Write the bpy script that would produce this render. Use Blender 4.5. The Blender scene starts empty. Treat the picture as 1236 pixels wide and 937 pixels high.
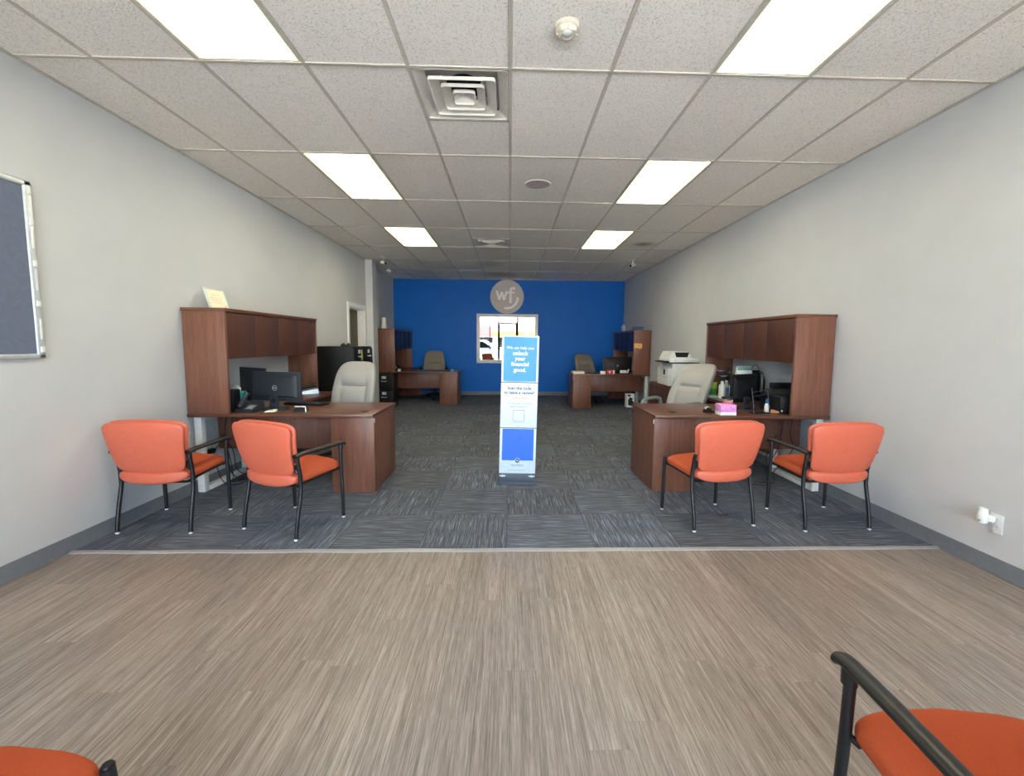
import bpy, bmesh, math, random
from mathutils import Vector, Matrix
random.seed(7)
PI = math.pi
SC = bpy.context.scene
COL = SC.collection

# ------------------------------------------------------------------ measurements (metres)
XL, XR, CEIL = -2.904, 3.020, 3.039
YF, YB = -1.6, 11.43
XREC = -3.03            # left wall beyond the column
EYE = 1.4077
GX, GY = -0.006, 2.739  # a crossing of the ceiling grid
TX, TY = 0.61, 1.22
CARPET_Y = 2.815

# ------------------------------------------------------------------ mesh builder
class B:
    def __init__(s): s.bm = bmesh.new()
    def _merge(s, t, mat=None):
        if mat is not None: bmesh.ops.transform(t, matrix=mat, verts=t.verts)
        vm = {}
        for v in t.verts: vm[v] = s.bm.verts.new(v.co)
        for f in t.faces:
            try: s.bm.faces.new([vm[v] for v in f.verts])
            except ValueError: pass
        t.free()
    def box(s, x0, x1, y0, y1, z0, z1, bev=0.0, seg=2, mat=None):
        if x0 > x1: x0, x1 = x1, x0
        t = bmesh.new()
        bmesh.ops.create_cube(t, size=1)
        for v in t.verts:
            v.co = Vector(((x0+x1)/2+v.co.x*(x1-x0), (y0+y1)/2+v.co.y*(y1-y0), (z0+z1)/2+v.co.z*(z1-z0)))
        if bev > 0:
            bmesh.ops.bevel(t, geom=list(t.edges), offset=bev, segments=seg, affect='EDGES', profile=0.5)
        s._merge(t, mat); return s
    def loops(s, rings, cap0=True, cap1=True, closed=False):
        vr = [[s.bm.verts.new(p) for p in r] for r in rings]
        n = len(vr[0]); m = len(vr)
        for i in range(m if closed else m-1):
            a, b = vr[i], vr[(i+1) % m]
            for j in range(n):
                s.bm.faces.new((a[j], a[(j+1) % n], b[(j+1) % n], b[j]))
        if not closed:
            if cap0: s.bm.faces.new(list(reversed(vr[0])))
            if cap1: s.bm.faces.new(vr[-1])
        return s
    def tube(s, pts, r, n=10, flat=None, up=None):
        """swept round (or oval: flat=(rx, ry) with ry along up) bar"""
        pts = [Vector(p) for p in pts]
        rings = []; prev = None
        for i, p in enumerate(pts):
            if i == 0: d = pts[1]-p
            elif i == len(pts)-1: d = p-pts[i-1]
            else: d = (pts[i+1]-p).normalized()+(p-pts[i-1]).normalized()
            d.normalize()
            if up is not None: u = Vector(up)-Vector(up).dot(d)*d
            elif prev is not None: u = prev-prev.dot(d)*d
            else:
                a = Vector((0, 0, 1)) if abs(d.z) < 0.9 else Vector((1, 0, 0))
                u = a-a.dot(d)*d
            if u.length < 1e-6: u = d.orthogonal()
            u.normalize(); prev = u
            w = d.cross(u)
            rr = r[i] if isinstance(r, (list, tuple)) else r
            rx, ry = (flat if flat else (rr, rr))
            rings.append([p+w*math.cos(2*PI*k/n)*rx+u*math.sin(2*PI*k/n)*ry for k in range(n)])
        return s.loops(rings)
    def lathe(s, prof, n=24, c=(0, 0, 0), mat=None):
        t = B(); c = Vector(c)
        t.loops([[c+Vector((r*math.cos(2*PI*k/n), r*math.sin(2*PI*k/n), z)) for k in range(n)] for r, z in prof])
        s._merge(t.bm, mat); return s
    def prism(s, outline, d0, d1, fn):
        """outline of (a,b) pairs, extruded from d0 to d1; fn(a,b,d)->xyz"""
        return s.loops([[Vector(fn(a, b, d)) for a, b in outline] for d in (d0, d1)])
    def pad(s, fn, A, Bt, nv=22, nu=36, pv=5, pt=3, e=4):
        """pillow: A(v) half width, Bt half thickness, fn(x,v,w)->xyz; rounded outline"""
        rings = []
        for i in range(nv+1):
            th = PI*i/nv
            t = -math.cos(th)
            t = max(-0.9995, min(0.9995, t))
            v = (t+1)/2
            fa = (1-abs(t)**pv)**(1/pv); fb = (1-abs(t)**(pt*3))**(1/pt)
            a = (A(v) if callable(A) else A)*fa; b = Bt*fb
            ring = []
            for k in range(nu):
                ang = 2*PI*k/nu
                c_, s_ = math.cos(ang), math.sin(ang)
                x = a*math.copysign(abs(c_)**(2/e), c_); w = b*math.copysign(abs(s_)**(2/2.6), s_)
                ring.append(Vector(fn(x, v, w)))
            rings.append(ring)
        return s.loops(rings)
    def out(s, name, mat, parent=None, smooth=32, fix=True):
        if fix: bmesh.ops.recalc_face_normals(s.bm, faces=s.bm.faces)
        me = bpy.data.meshes.new(name); s.bm.to_mesh(me); s.bm.free()
        if smooth:
            me.shade_smooth(); me.set_sharp_from_angle(angle=math.radians(smooth))
        me.materials.append(mat)
        o = bpy.data.objects.new(name, me); COL.objects.link(o)
        if parent is not None: o.parent = parent
        return o

def tag(o, label=None, cat=None, group=None, kind=None):
    if label: o['label'] = label
    if cat: o['category'] = cat
    if group: o['group'] = group
    if kind: o['kind'] = kind
    return o
def thing(name, label, cat, loc=(0, 0, 0), rz=0.0, group=None):
    o = bpy.data.objects.new(name, None); COL.objects.link(o)
    o.empty_display_size = 0.1
    o.location = loc; o.rotation_euler = (0, 0, rz)
    return tag(o, label, cat, group)
def structure(o): o['kind'] = 'structure'; return o
def clone(o, loc=None, rz=None, label=None, group=None):
    c = o.copy(); COL.objects.link(c)
    if loc is not None: c.location = loc
    if rz is not None: c.rotation_euler = (0, 0, rz)
    if label: c['label'] = label
    if group: c['group'] = group
    for ch in list(o.children):
        d = ch.copy(); COL.objects.link(d); d.parent = c
        for g in list(ch.children):
            e = g.copy(); COL.objects.link(e); e.parent = d
    return c
def text(name, body, size, mat, parent, loc, rot, bold=0.0, align='CENTER', spacing=1.0, depth=0.0006, sx=1.0):
    cu = bpy.data.curves.new(name, 'FONT'); cu.body = body; cu.size = size
    cu.align_x = align; cu.align_y = 'CENTER'; cu.offset = bold*size; cu.extrude = depth
    cu.space_line = spacing; cu.resolution_u = 4
    tmp = bpy.data.objects.new(name, cu); COL.objects.link(tmp)
    bpy.context.view_layer.update()
    me = bpy.data.meshes.new_from_object(tmp.evaluated_get(bpy.context.evaluated_depsgraph_get()))
    bpy.data.objects.remove(tmp)
    me.name = name
    me.materials.clear(); me.materials.append(mat)
    o = bpy.data.objects.new(name, me); COL.objects.link(o)
    o.parent = parent; o.location = loc; o.rotation_euler = rot; o.scale = (sx, 1, 1)
    return o

# ------------------------------------------------------------------ materials
def lin(c):
    return tuple(((v/255)/12.92 if v/255 <= 0.04045 else ((v/255+0.055)/1.055)**2.4) for v in c)+(1,)
class N:
    def __init__(s, name):
        s.m = bpy.data.materials.new(name); s.m.use_nodes = True
        s.t = s.m.node_tree; s.p = s.t.nodes['Principled BSDF']; s.l = s.t.links
    def n(s, typ, **kw):
        x = s.t.nodes.new(typ)
        for k, v in kw.items(): setattr(x, k, v)
        return x
    def link(s, a, b): s.l.new(a, b)
    def math(s, op, a, b=None, clamp=False):
        x = s.n('ShaderNodeMath', operation=op, use_clamp=clamp)
        for i, v in enumerate((a, b)):
            if v is None: continue
            if isinstance(v, (int, float)): x.inputs[i].default_value = v
            else: s.link(v, x.inputs[i])
        return x.outputs[0]
    def ramp(s, fac, stops):
        r = s.n('ShaderNodeValToRGB'); e = r.color_ramp.elements
        while len(e) > 1: e.remove(e[-1])
        e[0].position, e[0].color = stops[0]
        for p, c in stops[1:]:
            x = e.new(p); x.color = c
        s.link(fac, r.inputs[0]); return r.outputs[0]
    def mix(s, fac, a, b, mode='MIX'):
        x = s.n('ShaderNodeMix', data_type='RGBA', blend_type=mode)
        for i, v in ((0, fac), (6, a), (7, b)):
            if isinstance(v, (int, float)): x.inputs[i].default_value = v
            elif isinstance(v, tuple): x.inputs[i].default_value = v
            else: s.link(v, x.inputs[i])
        return x.outputs[2]
    def coord(s, scale=(1, 1, 1)):
        tc = s.n('ShaderNodeTexCoord'); mp = s.n('ShaderNodeMapping')
        mp.inputs['Scale'].default_value = scale
        s.link(tc.outputs['Object'], mp.inputs[0]); return mp.outputs[0]
    def noise(s, vec, scale=1.0, detail=2.0, rough=0.5):
        x = s.n('ShaderNodeTexNoise'); x.inputs['Scale'].default_value = scale
        x.inputs['Detail'].default_value = detail; x.inputs['Roughness'].default_value = rough
        s.link(vec, x.inputs['Vector']); return x.outputs[0]
    def bump(s, h, strength=0.2, dist=0.002):
        x = s.n('ShaderNodeBump'); x.inputs['Strength'].default_value = strength
        x.inputs['Distance'].default_value = dist
        s.link(h, x.inputs['Height']); s.link(x.outputs[0], s.p.inputs['Normal'])
    def set(s, rough=0.5, metal=0.0, spec=0.5, base=None, coat=0.0):
        s.p.inputs['Roughness'].default_value = rough; s.p.inputs['Metallic'].default_value = metal
        s.p.inputs['Specular IOR Level'].default_value = spec
        s.p.inputs['Coat Weight'].default_value = coat
        if base is not None:
            if isinstance(base, tuple): s.p.inputs['Base Color'].default_value = base
            else: s.link(base, s.p.inputs['Base Color'])
        return s

def plain(name, rgb, rough=0.5, metal=0.0, spec=0.5, var=0.06, scale=30.0, bump=0.0, bscale=400.0, bdist=0.001):
    """one paint / plastic / fabric colour with a faint mottling"""
    k = N(name); c = lin(rgb)
    v = k.coord()
    nz = k.noise(v, scale, 3)
    lo = tuple(x*(1-var) for x in c[:3])+(1,); hi = tuple(min(1, x*(1+var)) for x in c[:3])+(1,)
    k.set(rough, metal, spec, k.ramp(nz, [(0.3, lo), (0.7, hi)]))
    if bump: k.bump(k.noise(v, bscale, 2), bump, bdist)
    return k.m

M = {}
M['wall'] = plain('wall_paint', (196, 198, 198), 0.75, spec=0.25, var=0.02, scale=3, bump=0.35, bscale=110, bdist=0.002)
M['blue_wall'] = plain('blue_wall_paint', (0, 100, 194), 0.5, spec=0.2, var=0.03, scale=3, bump=0.3, bscale=110, bdist=0.002)
M['white_trim'] = plain('white_gloss_paint', (225, 225, 222), 0.4)
M['baseboard'] = plain('grey_vinyl_base', (108, 112, 116), 0.5)
M['strip'] = plain('transition_strip', (150, 146, 140), 0.35, spec=0.6)
M['tbar'] = plain('grid_white_metal', (188, 181, 168), 0.45)
M['white_metal'] = plain('diffuser_white_metal', (214, 208, 196), 0.4)
M['black_void'] = plain('duct_black', (8, 8, 8), 0.9)
M['alu'] = plain('brushed_aluminium', (200, 207, 209), 0.35, metal=0.3)
M['grey_metal'] = plain('pale_grey_metal', (222, 222, 216), 0.4)
M['black_metal'] = plain('black_powder_coat', (18, 19, 22), 0.38, spec=0.55)
M['black_plastic'] = plain('black_plastic', (17, 18, 20), 0.45, spec=0.35)
M['arm_plastic'] = plain('black_arm_plastic', (26, 25, 24), 0.4, bump=0.1, bscale=300)
M['dark_plastic'] = plain('charcoal_plastic', (38, 42, 48), 0.45, spec=0.4)
M['screen'] = plain('dark_screen', (6, 7, 9), 0.15)
M['cabinet_black'] = plain('black_steel_cabinet', (8, 8, 9), 0.5, spec=0.3)
M['board'] = plain('blue_grey_board_fabric', (104, 112, 130), 0.85, spec=0.2, bump=0.3, bscale=500)
M['coral_vinyl'] = plain('coral_vinyl', (200, 98, 72), 0.46, spec=0.45, var=0.03, bump=0.18, bscale=600, bdist=0.0006)
M['orange_fabric'] = plain('orange_woven_fabric', (182, 82, 48), 0.8, spec=0.2, var=0.09, scale=350, bump=0.4, bscale=900, bdist=0.0008)
M['grey_leather'] = plain('pale_grey_leather', (158, 156, 150), 0.55, spec=0.35, var=0.02, bump=0.15, bscale=450)
M['taupe_leather'] = plain('taupe_leather', (128, 122, 110), 0.6, spec=0.3, var=0.03, bump=0.15, bscale=450)
M['white_plastic'] = plain('white_plastic', (222, 222, 216), 0.4)
M['ivory_plastic'] = plain('ivory_plastic', (196, 189, 170), 0.45)
M['grey_plastic'] = plain('grey_plastic', (120, 122, 124), 0.45)
M['silver_plastic'] = plain('silver_plastic', (190, 194, 194), 0.3, metal=0.4)
M['navy'] = plain('navy_laminate', (24, 28, 66), 0.45)
M['paper'] = plain('white_paper', (232, 230, 226), 0.8)
M['yellow'] = plain('yellow_tag', (212, 190, 48), 0.6)
M['orange_note'] = plain('orange_note', (238, 176, 92), 0.7)
M['green'] = plain('green_cup', (70, 170, 62), 0.35)
M['lime'] = plain('lime_label', (176, 206, 74), 0.4)
M['pink'] = plain('pink_floral_card', (236, 150, 208), 0.6, var=0.35, scale=60)
M['coral_label'] = plain('coral_label', (232, 112, 100), 0.5)
M['red'] = plain('red_plastic', (200, 50, 64), 0.5)
M['teal'] = plain('teal_card', (40, 140, 146), 0.6)
M['aqua'] = plain('aqua_card', (120, 196, 184), 0.6)
M['blue_plastic'] = plain('blue_plastic', (40, 96, 160), 0.4)
M['purple'] = plain('purple_petals', (104, 52, 112), 0.6)
M['leaf'] = plain('leaf_green', (70, 96, 56), 0.6)
M['tan'] = plain('tan_cork', (176, 118, 62), 0.7)
M['sign_blue_light'] = plain('sign_sky_blue', (36, 142, 228), 0.45)
M['sign_blue'] = plain('sign_royal_blue', (30, 102, 222), 0.45)
M['sign_white'] = plain('sign_white_board', (206, 220, 227), 0.45)
M['sign_navy'] = plain('sign_navy_ink', (38, 62, 110), 0.5)
M['sign_grey'] = plain('sign_grey_ink', (124, 146, 164), 0.5)
M['sign_star'] = plain('sign_star_ink', (196, 150, 104), 0.5)
M['sign_post'] = plain('sign_slate_metal', (70, 80, 92), 0.45)
M['logo_grey'] = plain('logo_grey_metal', (184, 184, 181), 0.5)
M['logo_light'] = plain('logo_pale_letters', (240, 240, 238), 0.4)
M['storefront'] = plain('dark_bronze_metal', (34, 33, 32), 0.4)
M['cream_paper'] = plain('cream_paper', (246, 236, 206), 0.7, var=0.05, scale=14)
M['olive_wall'] = plain('olive_door', (98, 86, 58), 0.6)
M['asphalt'] = plain('asphalt', (192, 190, 186), 0.9, var=0.1)
M['ext_white'] = plain('exterior_white', (236, 232, 222), 0.8)
M['ext_orange'] = plain('exterior_orange', (240, 170, 50), 0.7)
M['ext_red'] = plain('exterior_red', (206, 70, 70), 0.7)
M['trunk'] = plain('palm_trunk', (120, 104, 84), 0.9, var=0.3, scale=12)
M['frond'] = plain('palm_frond', (104, 122, 62), 0.8, var=0.2)
M['car_white'] = plain('white_car_paint', (236, 236, 234), 0.25)

def mat_wood(name, dark, light, rough, axis):
    k = N(name)
    sc = {'z': (26, 26, 1.6), 'x': (1.6, 26, 26), 'y': (26, 1.6, 26)}[axis]
    v = k.coord(sc)
    g = k.noise(v, 1.0, 5, 0.6)
    fine = k.noise(k.coord(tuple(x*4 for x in sc)), 1.0, 3, 0.6)
    f = k.math('ADD', k.math('MULTIPLY', g, 0.65), k.math('MULTIPLY', fine, 0.35))
    k.set(rough, 0, 0.5, k.ramp(f, [(0.32, lin(dark)), (0.68, lin(light))]))
    return k.m
M['wood_v'] = mat_wood('cherry_laminate_upright', (94, 58, 45), (128, 84, 64), 0.42, 'z')
M['wood_x'] = mat_wood('cherry_laminate_top', (84, 50, 37), (114, 73, 54), 0.3, 'x')
M['wood_y'] = mat_wood('cherry_laminate_return', (84, 50, 37), (114, 73, 54), 0.3, 'y')
M['wood_door'] = mat_wood('cherry_laminate_door', (66, 37, 27), (86, 50, 37), 0.42, 'z')

def mat_ceiling():
    k = N('ceiling_tile')
    v = k.coord()
    pits = k.noise(v, 120, 3, 0.6)
    fis = k.n('ShaderNodeTexVoronoi'); fis.inputs['Scale'].default_value = 95
    k.link(v, fis.inputs['Vector'])
    h = k.math('ADD', pits, k.math('MULTIPLY', fis.outputs[0], 0.6))
    c = k.ramp(pits, [(0.34, lin((200, 192, 181))), (0.47, lin((240, 234, 224)))])
    # tile to tile difference
    sep = k.n('ShaderNodeSeparateXYZ'); k.link(v, sep.inputs[0])
    ix = k.math('FLOOR', k.math('DIVIDE', k.math('SUBTRACT', sep.outputs[0], GX), TX))
    iy = k.math('FLOOR', k.math('DIVIDE', k.math('SUBTRACT', sep.outputs[1], GY), TY))
    cb = k.n('ShaderNodeCombineXYZ'); k.link(ix, cb.inputs[0]); k.link(iy, cb.inputs[1])
    wn = k.n('ShaderNodeTexWhiteNoise', noise_dimensions='2D'); k.link(cb.outputs[0], wn.inputs['Vector'])
    var = k.ramp(wn.outputs[0], [(0.0, (0.93, 0.93, 0.93, 1)), (1.0, (1, 1, 1, 1))])
    c = k.mix(1.0, c, var, 'MULTIPLY')
    # old water stains
    for (sx, sy, rx, ry, amt) in ((2.2, 7.22, 0.20, 0.17, 0.62), (-0.45, 9.2, 0.36, 0.5, 0.3), (-0.25, 10.6, 0.6, 0.4, 0.35), (2.2, 7.3, 0.33, 0.33, 0.2)):
        dx = k.math('DIVIDE', k.math('SUBTRACT', sep.outputs[0], sx), rx)
        dy = k.math('DIVIDE', k.math('SUBTRACT', sep.outputs[1], sy), ry)
        d = k.math('ADD', k.math('MULTIPLY', dx, dx), k.math('MULTIPLY', dy, dy))
        f = k.math('MULTIPLY', k.math('SUBTRACT', 1.0, d, clamp=True), amt)
        c = k.mix(f, c, lin((92, 84, 72)))
    k.set(0.9, 0, 0.15, c); k.bump(h, 0.55, 0.003)
    return k.m
M['ceiling'] = mat_ceiling()

def mat_carpet():
    k = N('carpet_tile'); T = 0.606
    v = k.coord(); sep = k.n('ShaderNodeSeparateXYZ'); k.link(v, sep.inputs[0])
    X, Y = sep.outputs[0], sep.outputs[1]
    fx = k.math('DIVIDE', k.math('SUBTRACT', X, -0.01), T); fy = k.math('DIVIDE', k.math('SUBTRACT', Y, 3.415-T), T)
    ix, iy = k.math('FLOOR', fx), k.math('FLOOR', fy)
    par = k.math('FLOORED_MODULO', k.math('ADD', ix, iy), 2.0)   # odd: streaks run along Y
    s1 = (150, 4.2, 1); s2 = (4.2, 150, 1)
    def streak(off, mul=1.0):
        res = []
        for s in (s2, s1):
            tc = k.n('ShaderNodeMapping'); tc.inputs['Scale'].default_value = tuple(x*mul for x in s); tc.inputs['Location'].default_value = (off, off*1.7, 0)
            k.link(v, tc.inputs[0]); res.append(k.noise(tc.outputs[0], 1.0, 2, 0.5))
        m = k.n('ShaderNodeMix', data_type='FLOAT'); k.link(par, m.inputs[0]); k.link(res[0], m.inputs[2]); k.link(res[1], m.inputs[3])
        return m.outputs[0]
    a = streak(0.0); b = streak(11.3, 1.35); d = streak(5.1, 0.5)
    cb = k.n('ShaderNodeCombineXYZ'); k.link(ix, cb.inputs[0]); k.link(iy, cb.inputs[1])
    wn = k.n('ShaderNodeTexWhiteNoise', noise_dimensions='2D'); k.link(cb.outputs[0], wn.inputs['Vector'])
    base = k.ramp(d, [(0.3, lin((76, 77, 81))), (0.7, lin((110, 110, 113)))])
    c = k.mix(k.ramp(a, [(0.56, (0, 0, 0, 1)), (0.66, (1, 1, 1, 1))]), base, lin((146, 150, 155)))
    c = k.mix(k.math('MULTIPLY', k.ramp(b, [(0.58, (0, 0, 0, 1)), (0.68, (1, 1, 1, 1))]), 0.75), c, lin((98, 124, 152)))
    c = k.mix(k.math('MULTIPLY', k.ramp(b, [(0.3, (1, 1, 1, 1)), (0.4, (0, 0, 0, 1))]), 0.6), c, lin((30, 31, 34)))
    c = k.mix(1.0, c, k.ramp(wn.outputs[0], [(0, (0.82, 0.81, 0.79, 1)), (1, (1.0, 1.03, 1.08, 1))]), 'MULTIPLY')
    ex = k.math('ABSOLUTE', k.math('SUBTRACT', k.math('FRACT', fx), 0.5)); ey = k.math('ABSOLUTE', k.math('SUBTRACT', k.math('FRACT', fy), 0.5))
    edge = k.math('GREATER_THAN', k.math('MAXIMUM', ex, ey), 0.4955)
    c = k.mix(k.math('MULTIPLY', edge, 0.4), c, lin((34, 34, 36)))
    k.set(0.95, 0, 0.1, c); k.bump(k.math('ADD', a, k.noise(v, 500, 2)), 0.5, 0.003)
    return k.m
M['carpet'] = mat_carpet()

def mat_planks():
    k = N('vinyl_plank'); W, L = 0.1524, 1.22
    v = k.coord(); sep = k.n('ShaderNodeSeparateXYZ'); k.link(v, sep.inputs[0])
    X, Y = sep.outputs[0], sep.outputs[1]
    fx = k.math('DIVIDE', k.math('ADD', X, 0.02), W); ix = k.math('FLOOR', fx)
    w1 = k.n('ShaderNodeTexWhiteNoise', noise_dimensions='1D'); k.link(ix, w1.inputs['W'])
    fy = k.math('ADD', k.math('DIVIDE', Y, L), w1.outputs[0]); iy = k.math('FLOOR', fy)
    cb = k.n('ShaderNodeCombineXYZ'); k.link(ix, cb.inputs[0]); k.link(iy, cb.inputs[1])
    w2 = k.n('ShaderNodeTexWhiteNoise', noise_dimensions='2D'); k.link(cb.outputs[0], w2.inputs['Vector'])
    off = k.n('ShaderNodeCombineXYZ'); k.link(k.math('MULTIPLY', w2.outputs[0], 37.0), off.inputs[1]); k.link(k.math('MULTIPLY', w2.outputs[0], 3.0), off.inputs[0])
    va = k.n('ShaderNodeVectorMath', operation='ADD'); k.link(v, va.inputs[0]); k.link(off.outputs[0], va.inputs[1])
    def st(sc, det=3):
        mp = k.n('ShaderNodeMapping'); mp.inputs['Scale'].default_value = sc; k.link(va.outputs[0], mp.inputs[0])
        return k.noise(mp.outputs[0], 1.0, det, 0.6)
    a = st((170, 3.2, 1)); b = st((40, 1.1, 1)); c3 = st((330, 14, 1))
    f = k.math('ADD', k.math('ADD', k.math('MULTIPLY', a, 0.42), k.math('MULTIPLY', b, 0.28)), k.math('MULTIPLY', c3, 0.3))
    c = k.ramp(f, [(0.36, lin((100, 87, 78))), (0.5, lin((141, 127, 116))), (0.64, lin((178, 164, 151)))])
    c = k.mix(1.0, c, k.ramp(w2.outputs[0], [(0, (0.88, 0.87, 0.86, 1)), (1, (1.04, 1.03, 1.02, 1))]), 'MULTIPLY')
    cl = k.noise(v, 1.6, 2)
    c = k.mix(1.0, c, k.ramp(cl, [(0.35, (0.93, 0.93, 0.93, 1)), (0.65, (1.05, 1.04, 1.03, 1))]), 'MULTIPLY')
    ex = k.math('GREATER_THAN', k.math('ABSOLUTE', k.math('SUBTRACT', k.math('FRACT', fx), 0.5)), 0.494)
    ey = k.math('GREATER_THAN', k.math('ABSOLUTE', k.math('SUBTRACT', k.math('FRACT', fy), 0.5)), 0.4988)
    c = k.mix(k.math('MULTIPLY', k.math('MAXIMUM', ex, ey), 0.14), c, lin((84, 72, 64)))
    k.set(0.42, 0, 0.4, c); k.bump(a, 0.08, 0.001)
    return k.m
M['planks'] = mat_planks()

def mat_emit(name, inner, edge, strength, half):
    """lens of a fluorescent troffer: brighter under its tubes, yellower along its long edges"""
    k = N(name)
    v = k.coord(); sep = k.n('ShaderNodeSeparateXYZ'); k.link(v, sep.inputs[0])
    d = k.math('DIVIDE', k.math('ABSOLUTE', sep.outputs[0]), half)
    c = k.ramp(d, [(0.0, lin(inner)), (0.5, lin(inner)), (1.0, lin(edge))])
    k.set(0.4, base=(0.8, 0.8, 0.75, 1))
    k.link(c, k.p.inputs['Emission Color']); k.p.inputs['Emission Strength'].default_value = strength
    return k.m
M['lens'] = mat_emit('light_lens', (255, 250, 230), (255, 236, 140), 5.6, 0.28)

def mat_glass(name):
    k = N(name); t = k.t
    t.nodes.remove(k.p)
    tr = k.n('ShaderNodeBsdfTransparent'); tr.inputs[0].default_value = (0.93, 0.96, 0.95, 1)
    gl = k.n('ShaderNodeBsdfGlossy'); gl.inputs['Roughness'].default_value = 0.01
    fr = k.n('ShaderNodeFresnel'); fr.inputs[0].default_value = 1.45
    mx = k.n('ShaderNodeMixShader'); k.link(fr.outputs[0], mx.inputs[0]); k.link(tr.outputs[0], mx.inputs[1]); k.link(gl.outputs[0], mx.inputs[2])
    k.link(mx.outputs[0], t.nodes['Material Output'].inputs[0]); return k.m
M['glass'] = mat_glass('clear_pane')
k = N('mirror_pane'); k.set(0.012, 1.0, 0.5, (0.36, 0.39, 0.38, 1)); M['mirror'] = k.m
k = N('clear_bottle'); k.set(0.08, 0, 0.5, (0.75, 0.82, 0.86, 1)); k.p.inputs['Transmission Weight'].default_value = 0.7; M['clear'] = k.m

# ------------------------------------------------------------------ room shell
b = B(); b.box(XL-0.2, XR+0.2, YF-0.15, CARPET_Y, -0.15, 0.0)
structure(b.out('floor', M['planks'], smooth=0))
b = B(); b.box(XREC-0.2, XR+0.2, CARPET_Y, YB+0.15, -0.15, 0.003)
structure(b.out('floor_carpet', M['carpet'], smooth=0))
b = B()   # rounded reducer strip, very slightly wavy
pts = [(XL+0.004+(XR-XL-0.008)*i/60, CARPET_Y-0.004+0.004*math.sin(i*0.9)*(1 if i < 24 else 0.35), 0.0) for i in range(61)]
b.loops([[(x, y-0.024, 0.0005), (x, y-0.020, 0.005), (x, y-0.006, 0.009), (x, y+0.010, 0.009), (x, y+0.018, 0.004), (x, y+0.018, 0.0005)] for x, y, z in pts])
structure(b.out('trim_1', M['strip']))

def wall_box(name, boxes, mat):
    b = B()
    for q in boxes: b.box(*q)
    return structure(b.out(name, mat, smooth=0))
DY0, DY1, DZ = 7.915, 8.735, 2.03     # door opening in the left wall
wall_left = wall_box('wall_left', [(XL-0.13, XL, YF-0.15, DY0, 0, 3.2), (XL-0.13, XL, DY0, DY1, DZ, 3.2), (XL-0.13, XL, DY1, 8.90, 0, 3.2)], M['wall'])
wall_box('wall_left_rear', [(XREC-0.13, XREC, 8.90, YB+0.1, 0, 3.2), (XREC-0.001, XL-0.0, 8.895, 8.90, 0, 3.2)], M['wall'])
wall_box('wall_column', [(XREC+0.001, -2.765, 8.86, 9.16, 0.0, 3.038)], M['wall'])
wall_box('wall_right', [(XR, XR+0.13, YF-0.15, YB+0.15, 0, 3.2)], M['wall'])
wall_box('wall_rear', [(XREC-0.13, XR+0.13, YB, YB+0.15, 0, 3.2)], M['blue_wall'])

def baseboard(name, x, side, y0, y1):
    b = B(); h = 0.105
    prof = [(0, 0.003), (0.016, 0.003), (0.013, 0.012), (0.008, 0.022), (0.008, h-0.008), (0.004, h), (0, h)]
    b.loops([[(x-side*d, y, z) for d, z in prof] for y in (y0, y1)])
    return structure(b.out(name, M['baseboard']))
baseboard('baseboard_left', XL, -1, YF, DY0-0.085)
baseboard('baseboard_left_rear', XREC, -1, 9.165, YB)
baseboard('baseboard_right', XR, 1, YF, YB)
b = B(); b.box(XREC, XR, YB-0.010, YB, 0.003, 0.105, 0.003)
structure(b.out('baseboard_rear', M['baseboard']))

# ceiling tiles with openings for light fixtures and air diffusers
cols = [GX+TX*i for i in range(-5, 6)]
rows = [GY+TY*i for i in range(-4, 8)]
xs = sorted(set([XREC-0.05]+[c for c in cols if XL < c < XR]+[XR+0.05]))
ys = sorted(set([YF-0.05]+[r for r in rows if YF < r < YB]+[YB+0.05]+[GY+0.61, GY+TY*3+0.61]))
lights = [(cx_, r0) for r0 in (GY-TY, GY+TY, GY+3*TY) for cx_ in (GX-2.5*TX, GX+2.5*TX)]
diffs = [(GX-TX/2, GY+0.305), (GX-TX/2, GY+3.5*TY+0.305)]
b = B(); zc = CEIL+0.006
for i in range(len(xs)-1):
    for j in range(len(ys)-1):
        mx, my = (xs[i]+xs[i+1])/2, (ys[j]+ys[j+1])/2
        if any(abs(mx-lx) < TX/2 and r0 < my < r0+TY for lx, r0 in lights): continue
        if any(abs(mx-dx) < TX/2 and abs(my-dy) < 0.305 for dx, dy in diffs): continue
        b.box(xs[i], xs[i+1], ys[j], ys[j+1], zc, zc+0.02)
structure(b.out('ceiling', M['ceiling'], smooth=0))
b = B(); hw = 0.012
for c in cols:
    if XL < c < XR: b.box(c-hw, c+hw, YF, YB, CEIL, zc+0.012, 0.0015, 1)
for r in rows:
    if YF < r < YB: b.box(XL, XR, r-hw, r+hw, CEIL-0.0008, zc+0.012, 0.0015, 1)
for dx, dy in diffs:
    yy = dy+0.305; b.box(dx-TX/2, dx+TX/2, yy-hw, yy+hw, CEIL-0.0008, zc+0.012)
    if dy > 5: b.box(dx-TX/2, dx+TX/2, dy-0.305-hw, dy-0.305+hw, CEIL-0.0008, zc+0.012)
b.box(XL, XL+0.024, YF, 8.86, CEIL-0.002, zc+0.01); b.box(XR-0.024, XR, YF, YB, CEIL-0.002, zc+0.01)
b.box(XREC, XREC+0.024, 9.16, YB, CEIL-0.002, zc+0.01); b.box(XREC, XR, YB-0.024, YB, CEIL-0.002, zc+0.01)
structure(b.out('trim_2', M['tbar'], smooth=0))
wall_box('ceiling_deck', [(XREC-0.13, XR+0.13, YF-0.15, YB+0.15, 3.2, 3.25)], M['black_void'])

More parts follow.
